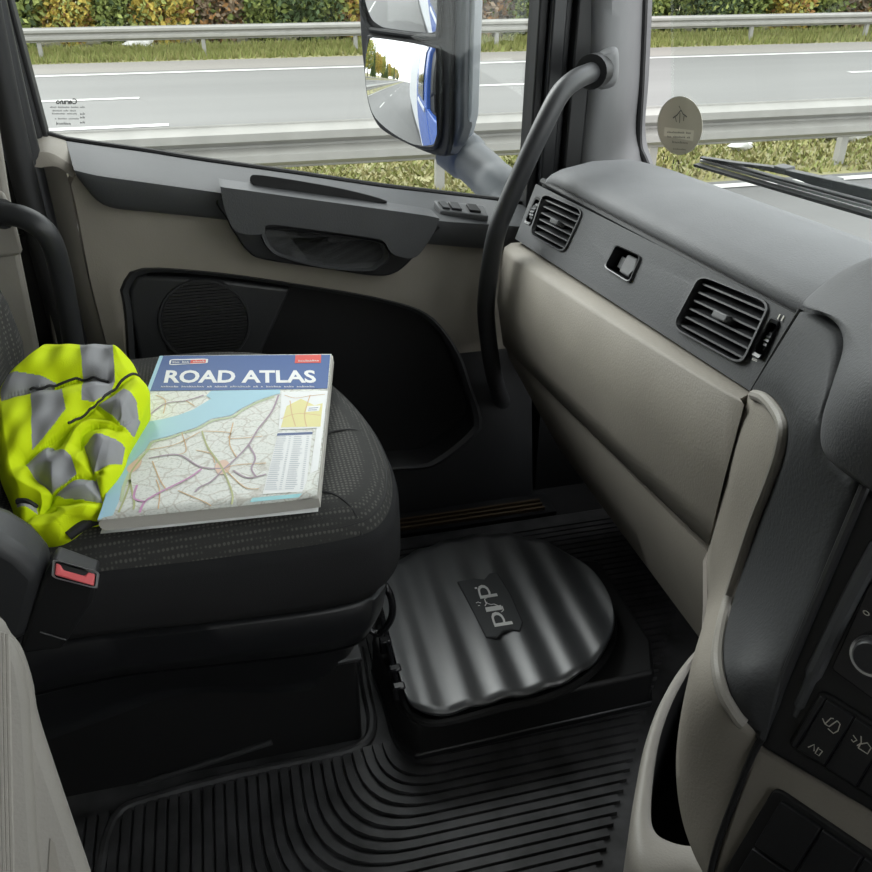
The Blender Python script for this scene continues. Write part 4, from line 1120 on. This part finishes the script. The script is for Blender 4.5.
# ---------------------------------------------------------------- high-visibility vest, crumpled on the seat
vest = empty('safety_vest', (-0.2, 0.82, 0.470), 'crumpled fluorescent yellow safety vest with grey reflective strips', 'vest')
vo_ = sp2([(-4, 382), (20, 358), (48, 341), (82, 338), (112, 344), (130, 352), (139, 368), (149, 384), (140, 410), (128, 440), (122, 465), (112, 490), (101, 515), (86, 520), (66, 536), (40, 541), (18, 536), (8, 500), (-4, 470), (-9, 440), (-12, 410)], 120, True)
vn0 = at_z(20, 540, 0.47); vtop = at_z(80, 340, 0.545)
def V5(x, y): return (x / 3.633, 310 + y / 3.633)          # crop measure -> photo measure
creases = [[(0, 318), (110, 290), (200, 275), (300, 250), (395, 262)], [(90, 550), (180, 480), (250, 420), (330, 365), (400, 300), (500, 215)], [(490, 150), (505, 215), (440, 265)], [(190, 500), (260, 430), (330, 390), (430, 400)], [(290, 500), (300, 450), (350, 420), (470, 430)], [(185, 665), (270, 610), (360, 600)], [(60, 690), (130, 700), (140, 735), (190, 700), (360, 690)], [(120, 600), (185, 665), (150, 730)], [(310, 500), (340, 590), (370, 680)], [(430, 545), (340, 590)], [(250, 820), (300, 770), (360, 745)], [(345, 350), (430, 410), (480, 380)], [(60, 790), (130, 740), (200, 720)]]
creases = [[V5(*p) for p in c] for c in creases]
strips = [[(288, 108), (412, 130), (420, 265), (402, 300), (345, 345), (300, 340), (302, 200)], [(0, 285), (30, 240), (150, 252), (205, 268), (190, 285), (0, 322)], [(112, 290), (228, 296), (244, 380), (205, 430), (118, 512), (122, 400)], [(90, 560), (190, 492), (262, 545), (280, 600), (185, 660), (120, 598)], [(355, 348), (450, 290), (496, 330), (500, 372), (440, 408), (430, 405)], [(305, 492), (345, 465), (452, 482), (440, 540), (338, 590)], [(195, 668), (290, 610), (350, 612), (370, 690), (230, 680)], [(430, 408), (505, 370), (500, 420), (475, 430)], [(55, 690), (128, 705), (135, 735), (60, 712)]]
strips = [[V5(*p) for p in c] for c in strips]
segs = [(a, b, i) for i, c in enumerate(creases) for a, b in zip(c, c[1:])]
SA = np.array([s[0] for s in segs]); SB = np.array([s[1] for s in segs])


def seg_dist(X, Y, pts):
    best = np.full(X.shape, 1e9); side = np.zeros(X.shape); along = np.zeros(X.shape); m = len(pts) - 1
    for i in range(m):
        (xa, ya), (xb, yb) = pts[i], pts[i + 1]; ex, ey = xb - xa, yb - ya
        t = np.clip(((X - xa) * ex + (Y - ya) * ey) / (ex * ex + ey * ey), 0, 1)
        d = np.hypot(xa + ex * t - X, ya + ey * t - Y); k = d < best
        best[k] = d[k]; side[k] = (ex * (Y - ya) - ey * (X - xa))[k]; along[k] = ((i + t) / m)[k]
    return best, side, along


nu, nvr = 300, 330
rw = fill_rows(vo_, nu, nvr, 0.02)
GXY = np.array(rw); VX, VY = GXY[..., 0], GXY[..., 1]
wid = (VX[:, -1:] - VX[:, :1])
ns_ = rng.rand(12, 4)
e_ = np.minimum.reduce([np.ones_like(VX), (VX - VX[:, :1]) / 16, (VX[:, -1:] - VX) / 16, (VY - 337.5) / 16, (541.5 - VY) / 14]).clip(0, 1)
dmin = np.full(VX.shape, 1e9); ledge = np.zeros(VX.shape)
for ci, c in enumerate(creases):
    dd, sd, al = seg_dist(VX, VY, sp2(c, 24))
    dmin = np.minimum(dmin, dd)
    amp = {0: 0.008, 1: 0.009, 4: 0.006, 5: 0.006, 7: -0.005, 8: 0.006, 10: 0.006, 11: 0.006}.get(ci, 0)
    ledge += amp * np.where(sd < 0, 1, 0) * np.exp(-dd / 11.0) * np.sin(np.pi * np.clip(al, 0.02, 0.98)) ** 0.5
hh = 0.022 * np.sin(np.pi / 2 * e_) ** 0.7 + (0.019 * (1 - np.exp(-np.hypot(dmin, 0.8) / 9.0)) - 0.009 + ledge) * e_
for k in range(6):
    hh += 0.0009 * np.sin((VX * math.cos(ns_[k, 0] * 6.3) + VY * math.sin(ns_[k, 0] * 6.3)) * (0.12 + 0.2 * ns_[k, 1]) + 6.3 * ns_[k, 2]) * e_
for _ in range(2):
    h2 = hh.copy(); h2[1:-1, 1:-1] = (hh[1:-1, 1:-1] * 2 + hh[:-2, 1:-1] + hh[2:, 1:-1] + hh[1:-1, :-2] + hh[1:-1, 2:]) / 6; hh = h2
P2, P3 = [], []
for i in range(nvr):
    for j in range(nu):
        x, y = rw[i][j]
        P2.append((x, y)); P3.append(at_z(x, y, 0.472 + 0.072 * (540 - y) / 200.0) + V((0.1, -0.5, 0.85)) * (float(hh[i, j]) - 0.02))
FXc = (VX[:-1, :-1] + VX[1:, 1:] + VX[:-1, 1:] + VX[1:, :-1]) / 4; FYc = (VY[:-1, :-1] + VY[1:, 1:]) / 2


def np_in(poly):
    c = np.zeros(FXc.shape, bool)
    for (xa, ya), (xb, yb) in zip(poly, poly[1:] + poly[:1]):
        if ya == yb: continue
        c ^= ((ya > FYc) != (yb > FYc)) & (FXc < (xb - xa) * (FYc - ya) / (yb - ya) + xa)
    return c


sid = np.full(FXc.shape, -1)
for k, st_ in enumerate(strips): sid[np_in(st_) & (sid < 0)] = k
F_y, F_s = [], [[] for _ in strips]
for i in range(len(rw) - 1):
    for j in range(nu - 1):
        f = (i * nu + j, i * nu + j + 1, (i + 1) * nu + j + 1, (i + 1) * nu + j)
        (F_s[sid[i, j]] if sid[i, j] >= 0 else F_y).append(f)


def sub_mesh(name, faces, mat, parent, lift=0.0):
    used = sorted({i for f in faces for i in f}); mp = {k: i for i, k in enumerate(used)}
    return mesh(name, [P3[k] for k in used], [tuple(mp[i] for i in f) for f in faces], mat, parent, fix=True, angle=80)


cl = sub_mesh('cloth', F_y, M['hivis'], vest)
for f in F_s:
    if f: sub_mesh('reflective_strip', f, M['strip'], vest)
# cloth falling to the seat around the heap
bd = [P3[i * nu] for i in range(len(rw))] + [P3[(len(rw) - 1) * nu + j] for j in range(1, nu)] + [P3[i * nu + nu - 1] for i in range(len(rw) - 2, -1, -1)] + [P3[j] for j in range(nu - 2, 0, -1)]
low = [V((p.x + (p.x + 0.17) * -0.08, p.y + (p.y - 0.83) * -0.05, 0.4705)) for p in bd]
loft('cloth_underside', [bd, [a.lerp(b, 0.5) for a, b in zip(bd, low)], low], M['hivis'], vest, closed=True, angle=80)
def on_vest(x, y, up=0.0015):
    k = min(range(len(P2)), key=lambda i: (P2[i][0] - x) ** 2 + (P2[i][1] - y) ** 2); return P3[k] + V((0, -0.0008, up))
for c in (creases[0][1:], creases[1][2:], creases[2][:2]):
    tube('binding', [on_vest(*p) for p in sp2(c, 16)], 0.0015, M['piping'], vest, n=60, seg=6)
tube('binding', [on_vest(60 / 3.633, 310 + 690 / 3.633), on_vest(95 / 3.633, 310 + 692 / 3.633), on_vest(130 / 3.633, 310 + 712 / 3.633)], 0.003, M['piping'], vest, n=14, seg=6)
tube('binding', [V(p) + V((0, 0, 0)) for p in [at_z(68, 536, 0.468), at_z(82, 526, 0.472), at_z(96, 520, 0.470), at_z(103, 522, 0.466)]], 0.005, M['piping'], vest, n=14, seg=8)

# ---------------------------------------------------------------- side mirror outside the door
mir = empty('side_mirror', at_y(480, 180, 1.45), 'tall truck side mirror in grey housing outside the door window', 'mirror')
mp0 = at_y(405, 95, 1.62)
dvp = ray(412, 80).normalized()
mn = (V((-1, 0.02, 0.0)).normalized() - dvp).normalized()
MP = lambda x, y, h=0: at_p(x, y, mp0, mn) + mn * h
hou = sp2([(360, -90), (359, 0), (362, 55), (368, 100), (374, 120), (386, 133), (420, 150), (440, 156), (447, 152), (450, 120), (451, 0), (450, -90), (440, -110), (372, -106)], 90, True)
prism('front_frame', [MP(x, y) for x, y in hou], mn * -0.03, M['black'], mir, bevel=0.008, seg=3)
mr = V((-mn.y, mn.x, 0)).normalized()
if mr.dot(_R) < 0: mr = -mr
hb = sp2([(364, -92), (363, 0), (367, 55), (374, 104), (388, 130), (436, 152), (448, 150), (451, 110), (451, -92), (440, -106), (376, -104)], 60, True)
hb0 = [MP(x, y, -0.012) for x, y in hb]
hc = sum(hb0, V((0, 0, 0))) / len(hb0)
back = []
for d, s in ((0, 1.0), (0.02, 1.0), (0.04, 0.94), (0.06, 0.8), (0.068, 0.5)):
    back.append([hc + (p - hc) * s - mn * d + mr * (0.15 * d) for p in hb0])
loft('housing', back, M['pillar'], mir, closed=True, caps=True, angle=70)
# side fairing in the grey of the housing, and pale outer shell edge
fr = [(440, -100), (440, 0), (440, 120), (436, 150), (444, 152), (452, 146), (458, 128), (460, 0), (460, -100)]
prism('fairing', [MP(x, y, -0.012) for x, y in fr], mn * -0.035 + mr * 0.0, M['charcoal'] if False else plastic('mirror_fairing_grey', (0.075, 0.082, 0.09), 0.45, 300, 0.1), mir, bevel=0.006, seg=3)
fr2 = [(452, -100), (455, 0), (454, 115), (448, 142), (455, 136), (460, 115), (463, 0), (464, -100)]
prism('shell_edge', [MP(x, y, -0.03) for x, y in fr2], mn * -0.03, M['trailer'], mir, bevel=0.005)


mirror_mat = mat_base('mirror_silver', (0.86, 0.87, 0.88), 0.01, 1)[0]


def mglass(out, tiltz, tilty, R, vpx, h=0.003):
    rws = fill_rows(sp2(out, 70, True), 24, 30, 0.02)
    c = MP(*vpx)
    nn = (V((-1, 0.02 + tilty, tiltz)).normalized() - ray(*vpx).normalized()).normalized()
    rows = []
    for r in rws:
        row = []
        for x, y in r:
            p = MP(x, y); dd = p - c; inpl = dd
            lean = -(nn - mn).dot(dd) / max(0.2, nn.dot(mn))
            row.append(p + mn * (h + lean - (R - math.sqrt(max(1e-6, R * R - inpl.length_squared)))))
        rows.append(row)
    zmin = min((p - MP(0, 0)).dot(mn) for r in rows for p in r)
    g = loft('mirror_glass', rows, mirror_mat, mir, fix=True, angle=180)
    me = g.data
    if sum(f.normal.dot(mn) for f in me.polygons) < 0: me.flip_normals()
    return g


low_o = [(371, 42), (378, 38), (432, 46), (441, 54), (441, 100), (439, 140), (430, 147), (410, 141), (385, 124), (374, 108), (369, 75)]
up_o = [(364, -80), (363, -20), (364, 12), (370, 27), (380, 31), (432, 37), (440, 30), (441, -20), (441, -85), (400, -95)]
mglass(low_o, 0, 0, 0.55, (412, 80), 0.020)
mglass(up_o, -0.05, 0.0, 0.9, (412, -30), 0.016)
for oo in (low_o, up_o):
    tube('glass_bezel', [MP(x, y, 0.004) for x, y in sp2(oo, 70, True)] + [MP(*oo[0], 0.004)], 0.005, M['black'], mir, seg=8)
# support arm down to the door
aw = [at_y(452, 146, 1.66), at_y(470, 160, 1.62), at_y(490, 178, 1.55), at_y(505, 196, 1.48), at_y(512, 215, 1.45)]
tube('support_arm', aw, [0.045] * 6 + [0.040] * 8 + [0.042] * 6 + [0.05] * 4, M['mirror_arm'] if 'mirror_arm' in M else plastic('mirror_arm_grey', (0.085, 0.095, 0.105), 0.5, 300, 0.1), mir, n=24, seg=16)

# ---------------------------------------------------------------- windscreen wiper
wi = empty('wiper', at_x(872, 205, 0.80), 'black wiper blade lying low across the windscreen', 'wiper')
wA, wB = at_p(700, 165, WS0 + WSN * 0.03, WSN), at_p(905, 224, WS0 + WSN * 0.03, WSN)
wd = (wB - wA); wu = WSN.cross(wd).normalized()
if wu.z < 0: wu = -wu
prism('rubber_blade', [wA, wB, wB + wu * 0.004, wA + wu * 0.004], WSN * -0.012, M['black'], wi)
prism('blade_rail', [wA + wu * 0.005, wB + wu * 0.005, wB + wu * 0.0085, wA + wu * 0.0085], WSN * 0.008, M['steel'], wi)
prism('blade_rail', [wA + wu * 0.010, wB + wu * 0.010, wB + wu * 0.013, wA + wu * 0.013], WSN * 0.008, M['charcoal'], wi)
br = [(0.02, 0.013), (0.2, 0.018), (0.42, 0.026), (0.6, 0.028), (0.8, 0.030), (1.0, 0.032), (1.0, 0.016), (0.62, 0.016), (0.5, 0.020), (0.35, 0.018), (0.2, 0.014)]
prism('bridge', [wA + wd * a + wu * b for a, b in br], WSN * 0.010, M['charcoal'], wi, bevel=0.001)
for a in (0.44, 0.66, 0.82):
    c = wA + wd * a + wu * 0.020
    prism('clip', [c, c + wd * 0.06, c + wd * 0.06 + wu * 0.009, c + wu * 0.009], WSN * 0.016, M['pillar'], wi, bevel=0.001)

def paper(name, c):
    m, nt, b = mat_base(name, c, 0.7)
    t = nt.nodes.new('ShaderNodeBsdfTranslucent'); t.inputs['Color'].default_value = (*c, 1)
    x = nt.nodes.new('ShaderNodeMixShader'); x.inputs[0].default_value = 0.55
    o = [k for k in nt.nodes if k.type == 'OUTPUT_MATERIAL'][0]
    nt.links.new(b.outputs[0], x.inputs[1]); nt.links.new(t.outputs[0], x.inputs[2]); nt.links.new(x.outputs[0], o.inputs[0])
    return m


# round sticker on the windscreen
st = empty('windscreen_sticker', at_p(680, 152, WS0 - WSN * 0.002, WSN), 'round taupe sticker with a house symbol on the windscreen corner', 'sticker')
W = lambda x, y, h=0.002: at_p(x, y, WS0 - WSN * h, WSN)
ell = [(680 + 22.5 * math.cos(t), 125.5 + 29 * math.sin(t)) for t in [2 * math.pi * i / 48 for i in range(48)]]
sdisc = prism('sticker_disc', [W(x, y) for x, y in ell], WSN * 0.0005, paper('sticker_taupe', (0.44, 0.42, 0.36)), st, smooth=False)
carve(sdisc, [prism('cutter', [W(x, y) - WSN * 0.008 for x, y in [(664.5, 127), (694, 130.5), (693, 141), (664, 136)]], WSN * 0.016, None)])
tube('sticker_rim', [W(x, y, 0.0025) for x, y in ell + ell[:1]], 0.0006, M['icon'], st, seg=6)
prism('sticker_label', [W(x, y, 0.002) for x, y in [(664.5, 127), (694, 130.5), (693, 141), (664, 136)]], WSN * 0.0004, paper('sticker_label_cream', (0.55, 0.53, 0.46)), st, smooth=False)
merged('sticker_emblem', [ribbon_data([W(x, y, 0.0032) for x, y in s], 0.0022, WSN) for s in ([(673, 118), (677, 115), (681, 110), (679, 106)], [(681, 110), (683, 114), (687, 117)], [(675, 116), (676.5, 122)], [(680, 113), (679.5, 123)], [(684, 116), (683.5, 121)])], M['etch'], st, smooth=False)
for s, a, b, y, h in (([11, 3], 667, 691, 133, 2.2), ([3, 8, 2], 667, 690, 137.5, 2.2), ([6], 672, 688, 143, 2.4), ([7], 673, 686, 149.5, 1.8)):
    fine_print('sticker_lettering', s, W(a, y, 0.0036), W(b, y + 1, 0.0036), W(a, y - h, 0.0036), M['etch'], st)
for s, a, b, y in (('11', 663, 668, 160), ('YL', 661, 668, 169), ('11', 673, 679, 164), ('1 1', 672, 679, 169), ('GH', 671, 679, 175)):
    text('sticker_lettering', s, W(a, y, 0.001), W(b, y, 0.001), W(a, y - 4, 0.001), M['olive'] if 'olive' in M else M['etch'], st)

# ---------------------------------------------------------------- outside: carriageways, verges, rails
GZ = -1.57


def ground(name, y0, y1, z, mat, x0=-260, x1=120, nx=2):
    return mesh(name, [(x0, y0, z), (x1, y0, z), (x1, y1, z), (x0, y1, z)], [(0, 1, 2, 3)], mat, smooth=False)


def asphalt(name, c):
    m = plastic(name, c, 0.85, 25, 0.3, var=0.10, varscale=0.5, stretch=(0.12, 1.2, 1), dist=0.01)
    return m


tag(ground('road', -12, 9.4, GZ, asphalt('near_asphalt', (0.115, 0.115, 0.112))), kind='structure')
tag(ground('opposite_road', 13.2, 23.9, GZ + 0.004, asphalt('far_asphalt', (0.135, 0.135, 0.13))), kind='structure')
gm_ = plastic('grass_soil', (0.20, 0.19, 0.09), 0.95, 6, 0.6, var=0.45, varscale=1.2, stretch=(0.3, 1.4, 1), dist=0.05)
tag(ground('verge', 9.4, 13.2, GZ - 0.004, gm_), kind='structure')
tag(ground('far_verge', 23.9, 90, GZ - 0.004, gm_), kind='structure')
tag(ground('shoulder', 22.0, 23.9, GZ + 0.006, asphalt('shoulder_asphalt', (0.165, 0.155, 0.14))), kind='structure')
paint = plastic('white_road_paint', (0.48, 0.48, 0.46), 0.7, 30, 0.1, var=0.08)


def road_line(name, y, wdt, segs_, label):
    e = empty(name, (0, y, GZ), label, 'road marking')
    for a, b in segs_:
        mesh('stripe', [(a, y - wdt / 2, GZ + 0.012), (b, y - wdt / 2, GZ + 0.012), (b, y + wdt / 2, GZ + 0.012), (a, y + wdt / 2, GZ + 0.012)], [(0, 1, 2, 3)], paint, e, smooth=False)


road_line('edge_line', 21.6, 0.24, [(-260, 120)], 'solid white edge line along the far side of the opposite carriageway')
road_line('lane_line', 17.9, 0.20, [(-4.8 + 9.45 * k, -1.3 + 9.45 * k) for k in range(-20, 10)], 'dashed white lane line in the middle of the opposite carriageway')
road_line('lane_line', 14.9, 0.24, [(-260, -0.7)], 'white line beside the near crash barrier')
road_line('edge_line', 9.15, 0.17, [(-260, 120)], 'solid white edge line along the near verge ahead of the wiper')
road_line('lane_line', 5.4, 0.15, [(-9 * k - 6, -9 * k - 3) for k in range(1, 26)], 'dashed white lane line alongside the truck')
# grass blades
def grass(name, x0, x1, y0, y1, n, hmax, cols, label):
    m = bpy.data.meshes.new(name); X = rng.rand(n) * (x1 - x0) + x0; Y = rng.rand(n) * (y1 - y0) + y0
    A_ = rng.rand(n) * 6.28; Hh = hmax * (0.4 + 0.6 * rng.rand(n)); wv = 0.02 + 0.02 * rng.rand(n)
    L_ = (rng.rand(n) - 0.5) * 0.2
    vs = np.zeros((n, 3, 3))
    vs[:, 0] = np.stack([X - np.cos(A_) * wv, Y - np.sin(A_) * wv, np.full(n, GZ - 0.01)], 1)
    vs[:, 1] = np.stack([X + np.cos(A_) * wv, Y + np.sin(A_) * wv, np.full(n, GZ - 0.01)], 1)
    vs[:, 2] = np.stack([X + L_, Y + L_ * 0.5, GZ + Hh], 1)
    m.from_pydata(vs.reshape(-1, 3).tolist(), [], [(3 * i, 3 * i + 1, 3 * i + 2) for i in range(n)])
    mats = []
    for i, c in enumerate(cols): m.materials.append(c)
    m.polygons.foreach_set('material_index', rng.randint(0, len(cols), n))
    return tag(link(name, m, None, smooth=False), label, 'grass', kind='stuff')


gcol = [mat_base('grass_%s' % nm, c, 0.9, 0, 0.1)[0] for nm, c in (('green', (0.19, 0.21, 0.07)), ('olive', (0.22, 0.215, 0.085)), ('straw', (0.27, 0.245, 0.12)))]
grass('verge_grass', -6, 16, 9.5, 13.0, 26000, 0.085, gcol, 'rough olive grass on the near verge under the crash barrier')
grass('far_verge_grass', -8, 28, 24.0, 27.5, 22000, 0.22, [gcol[0], gcol[0], gcol[1]], 'green grass strip on the far verge')


def rail(y, ztop, zbot, posts, label, thick=0.06):
    e = empty('crash_barrier', (0, y, GZ), label, 'barrier', 'crash barriers along the motorway')
    h = ztop - zbot
    prof = [(0, 0), (0.0, 0.05), (-1, 0.18), (-1, 0.34), (0.0, 0.47), (0.0, 0.53), (-1, 0.66), (-1, 0.82), (0, 0.95), (0, 1)]
    rows = [[V((x, y + a * thick, GZ + zbot + b * h)) for a, b in prof] for x in (-250, -100, -30, 0, 30, 110)]
    loft('beam', rows, M['galv'], e, angle=20, solid=0.004)
    pv, pf = box_data((-0.05, 0.01, -0.05), (0.05, 0.11, ztop - 0.04))
    pm = bpy.data.meshes.new('post'); pm.from_pydata([tuple(v) for v in pv], [], pf); pm.materials.append(M['galv'])
    for x in posts:
        o = bpy.data.objects.new('post', pm); COL.objects.link(o); o.location = (x, y, GZ); o.parent = e; o.matrix_parent_inverse = Matrix.Translation(-e.location)


rail(9.8, 0.84, 0.36, [-38 + 2.7 * k for k in range(22)], 'galvanised crash barrier nearest the truck on the grass verge', 0.12)
rail(25.0, 0.73, 0.39, [-40 + 4 * k for k in range(19)], 'galvanised crash barrier on the far side of the motorway')


def lump(name, loc, s, label):
    b = bmesh.new(); bmesh.ops.create_icosphere(b, subdivisions=2, radius=1)
    for v in b.verts:
        k = 1 + 0.35 * math.sin(5 * v.co.x + 3 * v.co.y) * math.cos(4 * v.co.z)
        v.co = V((v.co.x * s[0] * k + loc[0], v.co.y * s[1] * k + loc[1], v.co.z * s[2] * k + loc[2]))
    me = bpy.data.meshes.new(name); b.to_mesh(me); b.free()
    return tag(link(name, me, M['litter']), label, 'litter', 'litter on the verges')


lump('litter', at_z(741, 150, GZ) + V((0, 0, 0.06)), (0.18, 0.10, 0.06), 'small white litter on the verge left of the wiper tip')
lump('litter', at_z(846, 140, GZ) + V((0, 0, 0.08)), (0.36, 0.16, 0.10), 'larger white litter on the verge at the right')
lump('litter', at_z(140, 48, GZ) + V((0, 0, 0.10)), (0.42, 0.2, 0.16), 'white litter on the far grass strip behind the far carriageway')

# trees and bushes beyond the far barrier
leafm = []
for nm, c in (('autumn_yellow', (0.32, 0.25, 0.06)), ('olive_green', (0.13, 0.16, 0.05)), ('russet', (0.22, 0.12, 0.05)), ('dark_green', (0.06, 0.085, 0.04)), ('pale_green', (0.24, 0.27, 0.09)), ('grey_brown', (0.17, 0.13, 0.09))):
    leafm.append(mat_base('leaf_' + nm, tuple(1.5 * q_ for q_ in c), 0.9, 0, 0.1)[0])
bark = plastic('bark', (0.10, 0.075, 0.05), 0.95, 12, 0.5)


def foliage_mesh(name, n, rx, rz, z0, mats, cone=False, leaf=0.085):
    m = bpy.data.meshes.new(name)
    P = []
    while len(P) < n:
        p = rng.rand(3) * 2 - 1
        if cone:
            if math.hypot(p[0], p[1]) > (1 - (p[2] + 1) / 2) * 0.95 + 0.05: continue
        elif np.linalg.norm(p) > 1 or np.linalg.norm(p) < 0.45: continue
        g = 1 + 0.25 * math.sin(7 * p[0] + 3) * math.sin(6 * p[1]) * math.cos(5 * p[2])
        P.append(p * g)
    vs, fs = [], []
    for p in P:
        c = np.array([p[0] * rx, p[1] * rx, z0 + (p[2] + 1) * rz]); a = rng.randn(3); a /= np.linalg.norm(a); b = np.cross(a, rng.randn(3)); b /= np.linalg.norm(b)
        s = leaf * (0.6 + 0.8 * rng.rand()); i = len(vs)
        vs += [tuple(c - a * s), tuple(c + b * s * 0.6), tuple(c + a * s), tuple(c - b * s * 0.6)]; fs.append((i, i + 1, i + 2, i + 3))
    m.from_pydata(vs, [], fs)
    for x in mats: m.materials.append(x)
    m.polygons.foreach_set('material_index', rng.choice(len(mats), len(fs), p=[0.6, 0.25, 0.15][:len(mats)] if len(mats) == 3 else None))
    return m


def trunk_mesh(h, r):
    vs, fs = tube_data([V((0, 0, -0.1)), V((0.05, 0.03, h * 0.4)), V((-0.03, 0.05, h * 0.75)), V((0.04, 0, h))], [r, r * 0.8, r * 0.5, r * 0.15], 8)
    vs2, fs2 = tube_data([V((0, 0, h * 0.3)), V((0.4, 0.1, h * 0.55)), V((0.7, 0.0, h * 0.8))], [r * 0.5, r * 0.35, r * 0.1], 6)
    m = bpy.data.meshes.new('trunk'); o = len(vs)
    m.from_pydata([tuple(v) for v in vs + vs2], [], fs + [tuple(i + o for i in f) for f in fs2]); m.materials.append(bark); return m


L3 = lambda *k: [leafm[i] for i in k]
bushes = [(foliage_mesh('foliage', 5200, 1.0, 1.5, -0.1, L3(0, 4, 2)), 'yellowing'), (foliage_mesh('foliage', 5200, 1.05, 1.6, -0.1, L3(1, 4, 3)), 'olive green'), (foliage_mesh('foliage', 5200, 1.0, 1.4, -0.1, L3(5, 2, 1)), 'brown leafless'), (foliage_mesh('foliage', 5200, 1.05, 1.5, -0.1, L3(3, 1, 4)), 'dark green')]
bt_ = trunk_mesh(2.2, 0.08)
seq = [1, 0, 1, 0, 2, 1, 3, 0, 1, 2, 2, 1, 1, 3, 1, 1, 3, 1, 0, 1, 2, 5 % 4, 2, 0, 1, 3]


ORD = ['first', 'second', 'third', 'fourth', 'fifth', 'sixth', 'seventh', 'eighth', 'ninth', 'tenth', 'eleventh', 'twelfth', 'thirteenth', 'fourteenth', 'fifteenth', 'sixteenth', 'seventeenth', 'eighteenth', 'nineteenth', 'twentieth', 'twenty-first', 'twenty-second', 'twenty-third', 'twenty-fourth']


def plant(name, fm, tm, loc, s, rz, label, cat, group):
    e = empty(name, loc, label, cat, group)
    e.rotation_euler.z = rz; e.scale = (s, s, s)
    for nm, mm in (('foliage', fm), ('trunk', tm)):
        o = bpy.data.objects.new(nm, mm); COL.objects.link(o); o.parent = e


for k, t in enumerate(seq[:22]):
    x = -5.0 + 1.35 * k
    plant('bush', bushes[t][0], bt_, (x, 28.3 + 0.8 * random.random(), GZ), 0.85 + 0.35 * random.random(), random.random() * 6.28, '%s bush behind the far barrier, %s from the left in the hedge' % (bushes[t][1], ORD[k]), 'bush', 'hedge behind the far barrier')
cone = foliage_mesh('foliage', 3200, 1.6, 4.2, 0.6, L3(3, 1, 3), True, 0.2)
roundt = foliage_mesh('foliage', 3200, 2.4, 2.9, 1.6, L3(1, 0, 4), False, 0.2)
goldt = foliage_mesh('foliage', 3200, 2.1, 3.2, 1.3, L3(0, 1, 2), False, 0.2)
tt = trunk_mesh(6.0, 0.16)
for k in range(20):
    x = -34 - 7.5 * k - 0.35 * k * k
    fm, nm = ((cone, 'tall dark conifer'), (roundt, 'round green roadside tree'), (goldt, 'yellow autumn roadside tree'))[(k * 2 + k // 3) % 3]
    plant('tree', fm, tt, (x, 28 + 3 * random.random(), GZ), 1.5 + 0.6 * random.random(), random.random() * 6.28, nm + ' in the mirror, %s from its left edge' % ORD[k], 'tree', 'trees reflected in the side mirror')
for k in range(6):
    x = -5 + 5.2 * k
    fm, nm = ((roundt, 'round green tree'), (goldt, 'yellow autumn tree'), (cone, 'dark conifer'))[k % 3]
    plant('tree', fm, tt, (x, 32 + 2 * random.random(), GZ), 1.0 + 0.4 * random.random(), random.random() * 6.28, nm + ' behind the far hedge, %s from the left' % ORD[k], 'tree', 'trees behind the hedge')

# the truck's own side, seen only in the side mirror
tr = empty('truck_side', (-1.2, 1.4, GZ), 'blue cab side with dark window and pale trailer seen in the mirror', 'truck')
prism('side_window', [(-0.98, 1.438, 0.62), (-0.50, 1.438, 0.60), (-0.50, 1.438, 1.25), (-0.95, 1.438, 1.25)], (0, 0.006, 0), M['darkglass'], tr, bevel=0.002)
prism('window_trim', [(-1.02, 1.437, 0.55), (-0.44, 1.437, 0.53), (-0.44, 1.437, 0.56), (-1.0, 1.437, 0.585)], (0, 0.012, 0), M['trailer'], tr, bevel=0.004)
box('rear_fairing', (-1.55, 1.36, -1.1), (-1.33, 1.43, 1.9), M['trailer'], tr, bevel=0.02)
box('trailer', (-14, -1.1, -0.5), (-2.2, 1.30, 2.3), M['trailer'], tr, bevel=0.03)
box('side_skirt', (-13, 1.18, -1.25), (-2.6, 1.24, -0.52), M['charcoal'], tr, bevel=0.01)
